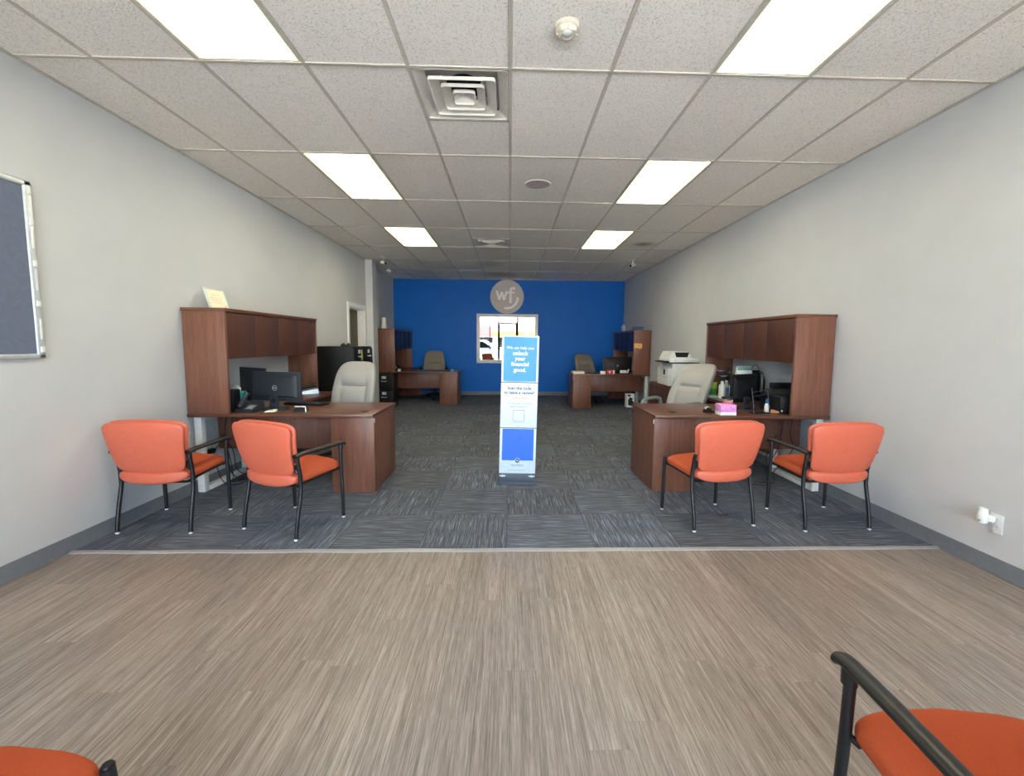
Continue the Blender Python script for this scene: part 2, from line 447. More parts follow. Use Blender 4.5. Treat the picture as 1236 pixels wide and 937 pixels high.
# recessed fluorescent fixtures
names = {0: 'nearest the camera', 1: 'in the middle row', 2: 'farthest down the room'}
first = None
for n, (lx, r0) in enumerate(lights):
    side = 'left' if lx < 0 else 'right'
    lab = 'lit rectangular ceiling light panel on the %s side, %s' % (side, names[n//2])
    if first is None:
        first = t = thing('ceiling_light', lab, 'light', (lx, r0+TY/2, CEIL), 0, 'recessed ceiling light panels')
        b = B(); w, l = TX/2-0.013, TY/2-0.013
        for q in ((-w, -w+0.012, -l, l), (w-0.012, w, -l, l), (-w+0.012, w-0.012, -l, -l+0.012), (-w+0.012, w-0.012, l-0.012, l)):
            b.box(*q, 0.003, 0.10)
        b.box(-w, w, -l, l, 0.10, 0.105)
        b.out('frame', M['white_metal'], t, 0)
        b = B(); b.box(-w+0.012, w-0.012, -l+0.012, l-0.012, 0.005, 0.010)
        b.out('diffuser', M['lens'], t, 0)
    else:
        clone(first, (lx, r0+TY/2, CEIL), None, lab)

# square louvred air diffusers: nested cones under a round duct
def diffuser(loc, lab):
    t = thing('air_diffuser', lab, 'vent', loc, 0, 'square ceiling air diffusers')
    def cone(name, ro, zo, ri, zi, th, mat):
        b = B()
        def sq(r, z, rr=0.02):
            p = []
            for (sx, sy, a0) in ((1, 1, 0), (-1, 1, 90), (-1, -1, 180), (1, -1, 270)):
                for q in range(4):
                    a = math.radians(a0+q*30); p.append((sx*(r-rr)+rr*math.cos(a), sy*(r-rr)+rr*math.sin(a), z))
            return p
        b.loops([sq(ro, zo-0.011), sq(ro, zo+th), sq(ri, zi+th), sq(ri, zi), sq(ro-0.006, zo+0.002), sq(ro-0.006, zo-0.011)], closed=True)
        return b.out(name, mat, t)
    cone('outer_frame', 0.291, 0.008, 0.226, 0.030, 0.005, M['white_metal'])
    for r, z, ri in ((0.212, -0.004, 0.150), (0.140, -0.004, 0.084), (0.074, -0.004, 0.03)):
        cone('louvre', r, z, ri, z+0.026, 0.010, M['white_metal'])
    b = B(); b.box(-0.034, 0.034, -0.034, 0.034, 0.022, 0.028, 0.003); b.lathe([(0.006, 0.014), (0.006, 0.024)], 10)
    b.out('centre_plate', M['white_metal'], t)
    b = B()
    b.prism([(-0.291, -0.291), (0.291, -0.291), (0.291, 0.291), (-0.291, 0.291)], 0.075, 0.081, lambda a, c, d: (a, c, d))
    b.out('back_plate', M['white_metal'], t, 0)
    b = B(); b.lathe([(0.12, 0.060), (0.12, 0.0745)], 28); b.out('duct_mouth', M['black_void'], t)
    for sx in (-1, 1):
        for sy in (-1, 1):
            b = B(); b.tube([(sx*0.09, sy*0.06, 0.028), (sx*0.12, sy*0.09, 0.04), (sx*0.14, sy*0.11, 0.074)], 0.004, 6)
            b.out('bracket', M['white_metal'], t)
    return t
diffuser((diffs[0][0], diffs[0][1], CEIL+0.002), 'large square white air diffuser with nested louvres in the near ceiling')
diffuser((diffs[1][0], diffs[1][1], CEIL+0.002), 'small looking square air diffuser far down the ceiling between the light panels')

t = thing('ceiling_speaker', 'round grey speaker grille flush in a ceiling tile', 'speaker', (0.28, 4.611, zc))
b = B(); b.lathe([(0.125, 0.0), (0.137, -0.002), (0.137, -0.008), (0.122, -0.010), (0.122, -0.006)], 32); b.out('rim', M['white_metal'], t)
kk = plain('speaker_grille', (176, 162, 158), 0.6); b = B(); b.lathe([(0.001, -0.012), (0.06, -0.0115), (0.121, -0.0085), (0.121, -0.004)], 32); b.out('grille', kk, t)
t = thing('smoke_detector', 'small ivory smoke detector on the ceiling near the camera', 'smoke detector', (0.288, 2.38, zc))
b = B(); b.lathe([(0.066, 0.0), (0.066, -0.014), (0.060, -0.02), (0.02, -0.02)], 32); b.out('base', M['ivory_plastic'], t)
b = B(); b.lathe([(0.056, -0.02), (0.054, -0.034), (0.046, -0.044), (0.03, -0.048), (0.026, -0.043), (0.002, -0.043)], 32)
for a in range(0, 360, 45):
    c_, s_ = math.cos(math.radians(a)), math.sin(math.radians(a)); b.box(c_*0.05-0.005, c_*0.05+0.005, s_*0.05-0.005, s_*0.05+0.005, -0.046, -0.02, 0.002)
b.out('sensor_dome', M['ivory_plastic'], t)
b = B(); b.lathe([(0.022, -0.043), (0.022, -0.05), (0.016, -0.053), (0.002, -0.053)], 20, (0, -0.022, 0)); b.out('test_button', M['white_plastic'], t)

def ceiling_camera(loc, rz, lab):
    t = thing('security_camera', lab, 'camera', loc, rz, 'small white cameras under the ceiling')
    b = B(); b.lathe([(0.03, 0.0), (0.03, -0.008), (0.01, -0.012), (0.01, -0.07)], 14); b.out('mount', M['white_plastic'], t)
    b = B(); b.tube([(0, 0.045, -0.08), (0, -0.045, -0.10)], 0.03, 14); b.out('housing', M['white_plastic'], t)
    b = B(); b.tube([(0, -0.045, -0.10), (0, -0.056, -0.1025)], 0.024, 14); b.out('lens', M['screen'], t)
ceiling_camera((-2.50, 8.72, CEIL), 1.3, 'small white camera under the ceiling beside the column')
ceiling_camera((-2.66, 9.70, CEIL), 2.0, 'small white camera under the ceiling behind the column, above the far left hutch')
ceiling_camera((2.42, 8.60, CEIL), -1.2, 'small white camera under the ceiling near the right wall')

# door in the left wall
t = structure(bpy.data.objects.new('door_1', None)); COL.objects.link(t)
b = B(); w = 0.085
def casing(b, y0, y1, z0, z1):
    b.box(XL-0.002, XL+0.018, y0, y1, z0, z1, 0.006, 2)
casing(b, DY0-w, DY0+0.004, 0, DZ+w); casing(b, DY1-0.004, DY1+w, 0, DZ+w); casing(b, DY0, DY1, DZ-0.004, DZ+w)
b.out('casing', M['white_trim'], t)
b = B(); b.box(XL-0.15, XL-0.001, DY0, DY0+0.02, 0, DZ); b.box(XL-0.15, XL-0.001, DY1-0.02, DY1, 0, DZ); b.box(XL-0.15, XL-0.001, DY0, DY1, DZ-0.02, DZ)
b.out('jamb', M['white_trim'], t, 0)
b = B(); b.box(XL-0.17, XL-0.125, DY0+0.021, DY1-0.021, 0.005, DZ-0.021, 0.003); lf = b.out('door_leaf', M['olive_wall'], t)
b = B(); b.tube([(XL-0.125, DY0+0.09, 1.0), (XL-0.075, DY0+0.09, 1.0)], 0.012); b.lathe([(0.004, 0), (0.026, 0.006), (0.028, 0.02), (0.014, 0.032), (0.003, 0.033)], 16, mat=Matrix.Translation((XL-0.085, DY0+0.09, 1.0)) @ Matrix.Rotation(PI/2, 4, 'Y'))
b.out('door_knob', M['alu'], t)

# one-way window in the rear wall
t = structure(bpy.data.objects.new('window_1', None)); COL.objects.link(t)
b = B(); x0, x1, z0, z1, w = -0.87, 0.745, 0.86, 2.155, 0.085; y0, y1 = YB-0.025, YB+0.001
b.box(x0, x0+w, y0, y1, z0, z1, 0.005); b.box(x1-w, x1, y0, y1, z0, z1, 0.005); b.box(x0+w-0.006, x1-w+0.006, y0, y1, z0, z0+w, 0.005); b.box(x0+w-0.006, x1-w+0.006, y0, y1, z1-w, z1, 0.005)
b.out('window_frame', M['white_trim'], t)
b = B(); b.box(x0+w-0.01, x1-w+0.01, YB-0.008, YB+0.0, z0+w-0.01, z1-w+0.01); b.out('pane', M['mirror'], t, 0)

# storefront behind the camera: the room's daylight
MULL = [-2.62, -1.12, -0.66, 0.45, 1.75, 2.74]
b = B()
b.box(XL, XL+0.28, YF-0.15, YF, 0, 3.2); b.box(XR-0.28, XR, YF-0.15, YF, 0, 3.2); b.box(XL, XR, YF-0.15, YF, 2.98, 3.2); b.box(XL+0.28, -0.66, YF-0.15, YF, 0, 0.12); b.box(0.45, XR-0.28, YF-0.15, YF, 0, 0.12)
structure(b.out('wall_front', M['wall'], smooth=0))
b = B()
for x in MULL: b.box(x-(0.05 if x == 0.45 else 0.028), x+(0.05 if x == 0.45 else 0.028), YF-0.11, YF-0.01, 0.0 if -0.7 < x < 0.5 else 0.12, 2.98)
for a, c, zz in ((-2.62, -0.66, 0.12), (0.45, 2.74, 0.12), (-2.62, 2.74, 2.92), (-0.66, 0.45, 2.52)): b.box(a, c, YF-0.11, YF-0.01, zz, zz+0.06)
structure(b.out('trim_3', M['storefront'], smooth=0))
for i, (a, c, za, zb) in enumerate(((-2.6, -1.14, 0.18, 2.92), (-1.10, -0.68, 0.18, 2.92), (0.5, 1.73, 0.18, 2.92), (1.77, 2.72, 0.18, 2.92), (-0.64, 0.41, 2.58, 2.92))):
    b = B(); b.loops([[(a, YF-0.06, za), (c, YF-0.06, za), (c, YF-0.06, zb), (a, YF-0.06, zb)]], cap0=False)
    structure(b.out('window_%d' % (i+2), M['glass'], smooth=0, fix=False))
t = structure(bpy.data.objects.new('door_2', None)); COL.objects.link(t)
b = B()
for q in ((-0.63, -0.55, 0.01, 2.51), (0.32, 0.40, 0.01, 2.51), (-0.55, 0.32, 0.01, 0.2), (-0.55, 0.32, 2.42, 2.51), (-0.55, 0.32, 0.98, 1.06)): b.box(q[0], q[1], YF-0.09, YF-0.04, q[2], q[3], 0.004)
b.out('door_frame', M['storefront'], t)
b = B(); b.loops([[(-0.55, YF-0.06, 0.2), (0.32, YF-0.06, 0.2), (0.32, YF-0.06, 2.42), (-0.55, YF-0.06, 2.42)]], cap0=False); b.out('pane', M['glass'], t, 0, False)

# outside, seen in the one-way window
b = B(); b.box(-40, 40, -60, YF-0.15, -0.25, -0.12); structure(b.out('ground', M['asphalt'], smooth=0))
t = thing('shop_building', 'white shop with an orange and red fascia across the car park', 'building', (0, -26, -0.12))
b = B(); b.box(-14, 14, -6, 0, 0, 5.2); b.out('wall', M['ext_white'], t, 0)
b = B(); b.box(-2.0, 14.1, 0.0, 0.5, 2.2, 2.75); b.out('orange_fascia', M['ext_orange'], t, 0)
b = B(); b.box(-9, -2.02, 0.0, 0.5, 2.2, 3.3); b.out('red_fascia', M['ext_red'], t, 0)
b = B()
for x in range(-12, 13, 3): b.box(x-1.1, x+1.1, -0.02, 0.04, 0.3, 2.1)
b.out('window', M['screen'], t, 0)
t = thing('palm_tree', 'palm tree with a thick trunk in the car park', 'tree', (1.3, -11.0, -0.12))
b = B(); b.tube([(0.02*math.sin(i), 0, i*0.45) for i in range(11)], [0.2-0.006*i+0.012*(i % 2) for i in range(11)], 12); b.out('trunk', M['trunk'], t)
b = B()
for i in range(22):
    a = i*2.4; el = 0.9-0.09*(i % 9); L = 1.5+0.3*math.sin(i)
    pts = []
    for q in range(7):
        s_ = q/6; r = s_*L; z = 4.5+math.sin(el)*r-0.75*s_*s_
        pts.append((math.cos(a)*r*math.cos(el*0.8), math.sin(a)*r*math.cos(el*0.8), z))
    for q in range(6):
        p0, p1 = Vector(pts[q]), Vector(pts[q+1]); d = (p1-p0).normalized(); sd = d.cross(Vector((0, 0, 1))).normalized()
        w0 = 0.17*math.sin(PI*min(1, q/6+0.12)); w1 = 0.17*math.sin(PI*min(1, (q+1)/6+0.05))
        dz = Vector((0, 0, 0.06))
        b.loops([[p0-sd*w0-dz, p0, p0+sd*w0-dz, p0-Vector((0, 0, 0.012))], [p1-sd*w1-dz, p1, p1+sd*w1-dz, p1-Vector((0, 0, 0.012))]])
b.out('fronds', M['frond'], t)
t = thing('parked_car', 'white parked car with dark windows outside the shopfront', 'car', (-2.6, -5.4, -0.12))
b = B()
prof = [(-2.1, 0.35), (-2.15, 0.8), (-1.95, 1.0), (-1.1, 1.08), (-0.55, 1.62), (1.0, 1.68), (1.75, 1.25), (2.15, 1.15), (2.2, 0.4)]
b.loops([[(x, yy*(0.92 if z < 1.1 else 0.78), z) for x, z in prof] for yy in (-0.98, -0.9, 0.9, 0.98)]); b.out('body', M['car_white'], t)
for s_ in (-1, 1):
    b = B(); b.prism([(-0.9, 1.12), (-0.48, 1.55), (0.9, 1.6), (1.5, 1.2)], 0, 1, lambda a, c, d: (a, s_*(0.90 if d else 0.72), c)); b.out('side_glass', M['screen'], t)
for x in (-1.35, 1.35):
    for s_ in (-1, 1):
        b = B(); b.tube([(x, s_*0.72, 0.34), (x, s_*0.93, 0.34)], 0.34, 20); b.out('wheel', M['black_plastic'], t)

# ------------------------------------------------------------------ desks
def desk(side, yf, L, label, ground=None, grom=(1.5, 0.17)):
    """x' runs from the wall to the inner end, y' from the visitor's edge to the user's edge"""
    W = XR if side > 0 else -XL
    t = thing('office_desk', label, 'desk', (side*W, yf, 0.003), 0, 'cherry office desks')
    X = lambda a: -side*a
    b = B(); b.box(X(0.012), X(L), 0, 0.80, 0.712, 0.742, 0.003); b.out('desktop', M['wood_x'], t)
    b = B(); b.box(X(L-0.40), X(L-0.008), 0.05, 0.77, 0.0, 0.712, 0.002); p = b.out('pedestal', M['wood_v'], t)
    for z0, z1 in ((0.03, 0.33), (0.34, 0.51), (0.52, 0.69)):
        b = B(); b.box(X(L-0.39), X(L-0.02), 0.77, 0.788, z0, z1, 0.002); b.out('drawer_front', M['wood_v'], p)
    for z in (0.25, 0.46, 0.63):
        b = B(); b.tube([(X(L-0.26), 0.788, z), (X(L-0.26), 0.81, z), (X(L-0.15), 0.81, z), (X(L-0.15), 0.788, z)], 0.005, 8); b.out('drawer_pull', M['alu'], p)
    b = B(); b.box(X(L-0.002), X(L-0.008), 0.058, 0.066, 0.655, 0.695); b.out('edge_bracket', M['alu'], p)
    b = B(); b.box(X(0.06), X(L-0.40), 0.33, 0.35, 0.345, 0.712, 0.0015); b.out('modesty_panel', M['wood_v'], t)
    b = B()
    b.box(X(0.035), X(0.10), 0.05, 0.11, 0.0, 0.712, 0.004); b.box(X(0.035), X(0.10), 0.70, 0.76, 0.0, 0.712, 0.004)
    b.box(X(0.035), X(0.10), 0.11, 0.70, 0.0, 0.045, 0.004); b.box(X(0.035), X(0.10), 0.11, 0.70, 0.67, 0.712, 0.004)
    b.out('leg_frame', M['grey_metal'], t)
    b = B(); b.lathe([(0.036, 0.742), (0.036, 0.746), (0.030, 0.7475), (0.002, 0.7475)], 22, (X(grom[0]), grom[1], 0)); b.out('grommet', M['black_plastic'], t)
    return t
def hutch(side, yf, ln, label, door_mat, nd=4, W=None, D=0.0):
    W = W or (XR if side > 0 else -XL)
    t = thing('desk_hutch', label, 'hutch', (side*W, yf, 0.7462), 0, 'overhead hutches on the desks')
    X = lambda a: -side*a
    H = 0.945
    for y in (0.0, ln-0.03):
        b = B(); b.box(X(0.018), X(0.385+D), y, y+0.03, 0.0, H-0.03, 0.0015); b.out('side_panel', M['wood_v'], t)
    b = B(); b.box(X(0.012), X(0.392+D), -0.004, ln+0.004, H-0.03, H, 0.002); b.out('top_panel', M['wood_y'], t)
    b = B(); b.box(X(0.018), X(0.365+D), 0.03, ln-0.03, 0.495, 0.515); b.out('bottom_shelf', M['wood_y'], t)
    b = B(); b.box(X(0.018), X(0.03), 0.03, ln-0.03, 0.515, H-0.03); b.out('back_panel', M['wood_v'], t)
    w = (ln-0.064)/nd
    for i in range(nd):
        b = B(); b.box(X(0.362+D), X(0.380+D), 0.032+i*w+0.0015, 0.032+(i+1)*w-0.0015, 0.493, H-0.034, 0.001); b.out('door', door_mat, t)
    return t
def desk_return(side, yf, ln, label):
    W = XR if side > 0 else -XL
    t = thing('desk_return', label, 'desk', (side*W, yf+0.802, 0.003), 0, 'wall side returns of the desks')
    X = lambda a: -side*a
    b = B()
    R_, w = 0.10, (0.62 if side < 0 else 0.54)
    out = [(0.012, 0), (w, 0), (w, ln-R_)]+[(w-R_+R_*math.cos(q*PI/12), ln-R_+R_*math.sin(q*PI/12)) for q in range(1, 6)]+[(w-R_, ln), (0.012, ln)]
    b.prism(out, 0.712, 0.742, lambda a, c, d: (X(a), c, d)); b.out('return_top', M['wood_y'], t)
    b = B(); b.box(X(0.03), X(w-0.04), ln-0.05, ln-0.025, 0, 0.712, 0.001); b.out('end_panel', M['wood_v'], t)
    b = B(); b.box(X(0.02), X(0.04), 0.0, ln-0.05, 0.15, 0.712, 0.001); b.out('back_panel', M['wood_v'], t)
    return t
desk(-1, 3.897, 1.665, 'cherry wood desk on the left, nearest the camera, with two black screens', grom=(1.54, 0.16))
desk(1, 3.897, 1.665, 'cherry wood desk on the right, nearest the camera, with a pink tissue box', grom=(1.435, 0.2))
desk(-1, 9.55, 1.745, 'cherry wood desk at the far left in front of the blue wall', grom=(1.5, 0.6))
desk(1, 9.09, 1.665, 'cherry wood desk at the far right in front of the blue wall', grom=(1.2, 0.6))
hutch(-1, 3.90, 1.815, 'cherry hutch with four wooden doors on the near left desk, picture frame on top', M['wood_door'])
hutch(1, 3.90, 1.815, 'cherry hutch with wooden doors on the near right desk, nothing on top', M['wood_door'])
hutch(-1, 9.553, 1.70, 'hutch with navy doors on the far left desk, white bottle on top', M['navy'], W=3.02, D=0.11)
hutch(1, 9.093, 1.80, 'hutch with navy doors on the far right desk, orange note on its side', M['navy'])
desk_return(-1, 3.897, 1.02, 'cherry return along the left wall under the near hutch, silver telephone on it')
desk_return(1, 3.897, 1.02, 'cherry return along the right wall under the near hutch, bottles and papers on it')
desk_return(-1, 9.55, 0.90, 'cherry return under the far left navy hutch')
desk_return(1, 9.09, 1.00, 'cherry return under the far right navy hutch')

# ------------------------------------------------------------------ orange guest chairs (forward = +Y)
def guest_chair(label, arms, loc, rz):
    t = thing('guest_chair', label, 'chair', loc, rz, 'orange guest chairs')
    hw = 0.26
    # legs
    for s_ in (-1, 1):
        b = B()
        top = 0.596 if arms else 0.455
        b.tube([(s_*hw, 0.225, 0.012), (s_*hw, 0.222, 0.2), (s_*(hw-0.002), 0.215, 0.42), (s_*(hw-0.002), 0.212, top)], 0.0142, 12)
        lg = b.out('front_leg', M['black_metal'], t)
        b = B(); b.lathe([(0.012, 0.0), (0.0135, 0.003), (0.0135, 0.008), (0.0128, 0.013)], 14, (s_*hw, 0.225, 0)); f = b.out('foot_glide', M['white_plastic'], lg)
        tp = 0.596 if arms else 0.585
        b = B()
        b.tube([(s_*hw, -0.225, 0.012), (s_*hw, -0.215, 0.10), (s_*hw, -0.196, 0.20), (s_*(hw-0.001), -0.176, 0.29), (s_*(hw-0.003), -0.166, 0.35), (s_*(hw-0.003), -0.168, 0.45), (s_*(hw-0.003), -0.184, 0.55), (s_*(hw-0.003), -0.196, tp)], 0.0142, 12)
        lg = b.out('rear_leg', M['black_metal'], t)
        b = B(); b.lathe([(0.012, 0.0), (0.0135, 0.003), (0.0135, 0.008), (0.0128, 0.013)], 14, (s_*hw, -0.225, 0)); b.out('foot_glide', M['white_plastic'], lg)
        if not arms:
            b = B(); b.lathe([(0.0135, 0.44), (0.0135, 0.456), (0.010, 0.461), (0.002, 0.462)], 14, (s_*(hw-0.002), 0.213, 0)); b.out('leg_cap', M['black_plastic'], t)
        else:
            b = B(); r = 0.265
            pts = [(s_*r, -0.215, 0.600), (s_*r, -0.15, 0.608), (s_*r, 0.0, 0.611), (s_*r, 0.14, 0.611), (s_*r, 0.20, 0.610), (s_*r, 0.228, 0.607), (s_*(r+0.002), 0.244, 0.599)]
            b.tube(pts, 0.02, 16, flat=(0.0245, 0.0155), up=(0, 0, 1)); b.tube([(s_*(r-0.004), 0.212, 0.555), (s_*(r-0.003), 0.212, 0.602)], 0.0185, 12); b.tube([(s_*(r-0.006), -0.193, 0.555), (s_*(r-0.005), -0.196, 0.602)], 0.0185, 12)
            b.out('armrest', M['arm_plastic'], t)
    b = B()
    for s_ in (-1, 1): b.tube([(s_*0.215, 0.20, 0.392), (s_*0.215, 0.0, 0.382), (s_*0.215, -0.16, 0.37)], 0.010, 8)
    b.tube([(-0.258, 0.215, 0.418), (-0.23, 0.205, 0.395), (0.23, 0.205, 0.395), (0.258, 0.215, 0.418)], 0.010, 8); b.tube([(-0.257, -0.166, 0.375), (-0.2, -0.16, 0.366), (0.2, -0.16, 0.366), (0.257, -0.166, 0.375)], 0.010, 8)
    b.out('seat_frame', M['black_metal'], t)
    # seat cushion: waterfall front, rolled vinyl-edged rear
    b = B()
    def seat(x, v, w):
        y = -0.215+0.475*v-0.03*(x/0.25)**2*(1 if v > 0.5 else -1)*abs(2*v-1)
        z = 0.432+w+0.014*v-0.014*max(0, (v-0.72)/0.28)**2-0.008*(x/0.25)**2+0.005*math.cos(x*6)*(1 if w > 0 else 0)
        z += (-0.03*(1-(x/0.26)**2)+0.0)*max(0, (0.2-v)/0.2) if w < 0 else 0
        return (x, y, z)
    b.pad(seat, lambda v: 0.263-0.012*v, 0.042, nv=32, nu=56, pv=9, pt=2.4, e=8); b.out('seat', M['orange_fabric'], t)
    b = B()
    def roll(x, v, w):   # vinyl band along the rear edge of the seat
        return (x, -0.19-0.03*v-0.018*(1-(x/0.24)**2)+w*0.35*0, 0.424+w-0.012*(1-(x/0.24)**2))
    b.pad(lambda x, v, w: (x, -0.222+0.075*v-0.03*(1-(x/0.24)**2)*(1-v), 0.427+w*1.02-0.02*(1-(x/0.25)**2)*(1-v)), 0.242, 0.042, nv=14, nu=44, pv=3, pt=2.2, e=5)
    b.out('seat_rear_roll', M['coral_vinyl'], t)
    # back: outer shell plus front cushion, slight wrap-around curve
    def half(v): return 0.236+0.048*min(1, v/0.9)
    def back(off, zoff, k=1.0):
        def fn(x, v, w):
            z = 0.462+zoff+0.356*v+0.016*(1-(x/0.28)**2)*v-0.020*(1-(x/0.25)**2)*(1-v)
            y = -0.196-0.075*v-0.015*math.sin(PI*v)+off+0.33*x*x+w
            return (x, y, z)
        return fn
    b = B(); b.pad(back(-0.016, 0.0), half, 0.018, nv=34, nu=48, pv=9, pt=3, e=7); b.out('backrest', M['coral_vinyl'], t)
    b = B(); b.pad(back(0.026, 0.009), lambda v: half(v)+0.001, 0.024, nv=34, nu=48, pv=8, pt=2.4, e=5); b.out('back_cushion', M['coral_vinyl'], t)
    for s_ in (-1, 1):
        b = B(); b.tube([(s_*0.257, -0.18, 0.52), (s_*0.236, -0.184, 0.525), (s_*0.228, -0.182, 0.50), (s_*0.236, -0.178, 0.475), (s_*0.257, -0.17, 0.46)], 0.010, 8)
        b.out('back_bracket', M['black_metal'], t)
    return t
guest_chair('orange armchair against the left wall, left of the pair facing the near left desk', True, (-2.574, 3.311, 0.003), 0.0)
guest_chair('orange armchair turned slightly right, at the near left desk beside the aisle', True, (-1.650, 3.268, 0.003), math.radians(-22.5))
guest_chair('orange chair without armrests facing the near right desk', False, (1.605, 3.347, 0.003), math.radians(11.4))
guest_chair('orange armchair against the right wall facing the near right desk', True, (2.491, 3.309, 0.003), math.radians(3))
guest_chair('orange armchair cut off by the lower right edge, black armrest in front', True, (1.112, 0.762, 0.0), math.radians(-3.5))
guest_chair('orange chair without armrests cut off by the lower left corner', False, (-1.160, 0.703, 0.0), math.radians(-2))

# ------------------------------------------------------------------ swivel office chairs (forward = +Y)
def office_chair(label, leather, arm_mat, loc, rz, arm_z=0.66, tilt=0.16, hgt=0.66):
    t = thing('office_chair', label, 'chair', loc, rz, 'swivel chairs behind the desks')
    b = B(); b.pad(lambda x, v, w: (x, -0.25+0.5*v, 0.475+w-0.03*max(0, (v-0.7)/0.3)**2), lambda v: 0.255, 0.05, pv=4, pt=2.5, e=4); b.out('seat', leather, t)
    b = B()
    def hw(v): return 0.262+0.012*math.sin(PI*min(1, v*1.05))-0.034*v*v
    def fn(x, v, w):
        y = -0.22-tilt*v*v-0.10*v+0.30*x*x
        d = 0.0
        if w > 0:
            head = math.exp(-((v-0.56)/0.035)**2); d -= 0.040*head*math.exp(-(x/0.16)**4)
            d += 0.022*math.exp(-((v-0.72)/0.10)**2)*math.exp(-(x/0.15)**4)
            d += 0.018*math.exp(-((v-0.36)/0.16)**2)*math.exp(-(x/0.12)**4)
            d += 0.020*min(1.0, abs(x)/0.24)**4
            d -= 0.012*math.exp(-((abs(x)-0.155)/0.022)**2)*(1 if v < 0.56 else math.exp(-((v-0.56)/0.12)**2))
        return (x, y+w+d, 0.50+hgt*v)
    b.pad(fn, hw, 0.062, nv=54, nu=72, pv=4.8, pt=2.2, e=4.2); b.out('backrest', leather, t)
    for s_ in (-1, 1):
        b = B()
        pts = [(s_*0.25, -0.12, 0.44), (s_*0.30, -0.14, 0.46), (s_*0.315, -0.15, arm_z-0.09), (s_*0.315, -0.13, arm_z-0.02), (s_*0.315, -0.06, arm_z), (s_*0.31, 0.08, arm_z), (s_*0.30, 0.18, arm_z-0.015), (s_*0.295, 0.23, arm_z-0.06), (s_*0.29, 0.22, arm_z-0.14), (s_*0.285, 0.14, 0.46), (s_*0.25, 0.12, 0.44)]
        b.tube(pts, 0.022, 12); b.out('armrest', arm_mat, t)
    b = B(); b.lathe([(0.028, 0.10), (0.028, 0.28), (0.02, 0.28), (0.02, 0.42)], 16); b.box(-0.1, 0.1, -0.12, 0.1, 0.40, 0.43, 0.008); b.out('gas_column', M['black_plastic'], t)
    b = B()
    for i in range(5):
        a = i*2*PI/5+0.3; b.tube([(0, 0, 0.115), (math.cos(a)*0.15, math.sin(a)*0.15, 0.105), (math.cos(a)*0.29, math.sin(a)*0.29, 0.072)], [0.03, 0.024, 0.018], 10)
    b.out('star_base', M['black_plastic'], t)
    for i in range(5):
        a = i*2*PI/5+0.3; c_, s_ = math.cos(a)*0.29, math.sin(a)*0.29
        b = B(); b.tube([(c_-0.022*math.sin(a), s_+0.022*math.cos(a), 0.028), (c_+0.022*math.sin(a), s_-0.022*math.cos(a), 0.028)], 0.028, 14); b.tube([(c_, s_, 0.03), (c_, s_, 0.075)], 0.008, 8); b.out('caster', M['black_plastic'], t)
    return t
def face(dx, dy): return math.atan2(-dx, dy)
office_chair('pale grey leather swivel chair behind the near left desk', M['grey_leather'], M['black_plastic'], (-1.93, 4.99, 0.003), face(-0.16, -0.98), 0.62, 0.10, 0.655)
office_chair('pale grey leather swivel chair turned sideways behind the near right desk', M['grey_leather'], M['grey_plastic'], (2.02, 5.20, 0.003), face(-0.86, -0.5), 0.71, 0.26, 0.655)
office_chair('taupe swivel chair behind the far left desk against the blue wall', M['taupe_leather'], M['black_plastic'], (-1.88, 10.74, 0.003), face(0.12, -0.99), 0.79, 0.14, 0.68)
office_chair('taupe swivel chair behind the far right desk against the blue wall', M['taupe_leather'], M['black_plastic'], (1.95, 10.25, 0.003), face(0.35, -0.94), 0.62, 0.14, 0.64)

# ------------------------------------------------------------------ sign stand in the aisle
def lcd(parent, pts, w, d, fn):
    """flat stroke with round ends, one capsule per segment"""
    b = B(); L = [Vector(p) for p in pts]
    for k_, (p, q) in enumerate(zip(L[:-1], L[1:])):
        a0 = math.atan2(q.y-p.y, q.x-p.x)
        ring = [q+Vector((math.cos(a0+g), math.sin(a0+g)))*w for g in (-PI/2, -1.05, -0.52, 0, 0.52, 1.05, PI/2)]+[p-Vector((math.cos(a0+g), math.sin(a0+g)))*w for g in (-PI/2, -1.05, -0.52, 0, 0.52, 1.05, PI/2)]
        b.prism([(v.x, v.y) for v in ring], 0, d*(1+0.04*(k_ % 4)), fn)
    return b
def bez(p0, p1, p2, p3, n=10):
    r = []
    for i in range(n+1):
        u = i/n; r.append(tuple((1-u)**3*a+3*(1-u)**2*u*b_+3*(1-u)*u*u*c+u**3*d for a, b_, c, d in zip(p0, p1, p2, p3)))
    return r
def wf_mark(parent, R_, mat, fn, depth, w, sub=True):
    S = R_/100.0
    def st(name, pts, wd):
        o = lcd(None, [(x*S, y*S) for x, y in pts], wd*S, depth, fn).out(name, mat, parent, 0)
    st('letter_w', [(-60, 29), (-47, -13), (-44, -13), (-32, 22), (-29, 22), (-19, -14), (-16, -14), (-3, 26)], w)
    st('letter_f', [(21, -31), (21, 32)]+bez((21, 34), (21, 48), (30, 52), (42, 48), 8), w+1)
    st('letter_f_bar', [(7, 24), (22, 24.01), (40, 24)], w-1)
    st('smile_arc', [(64*math.cos(math.radians(q)), 64*math.sin(math.radians(q))-4) for q in range(-100, 1, 6)], w)

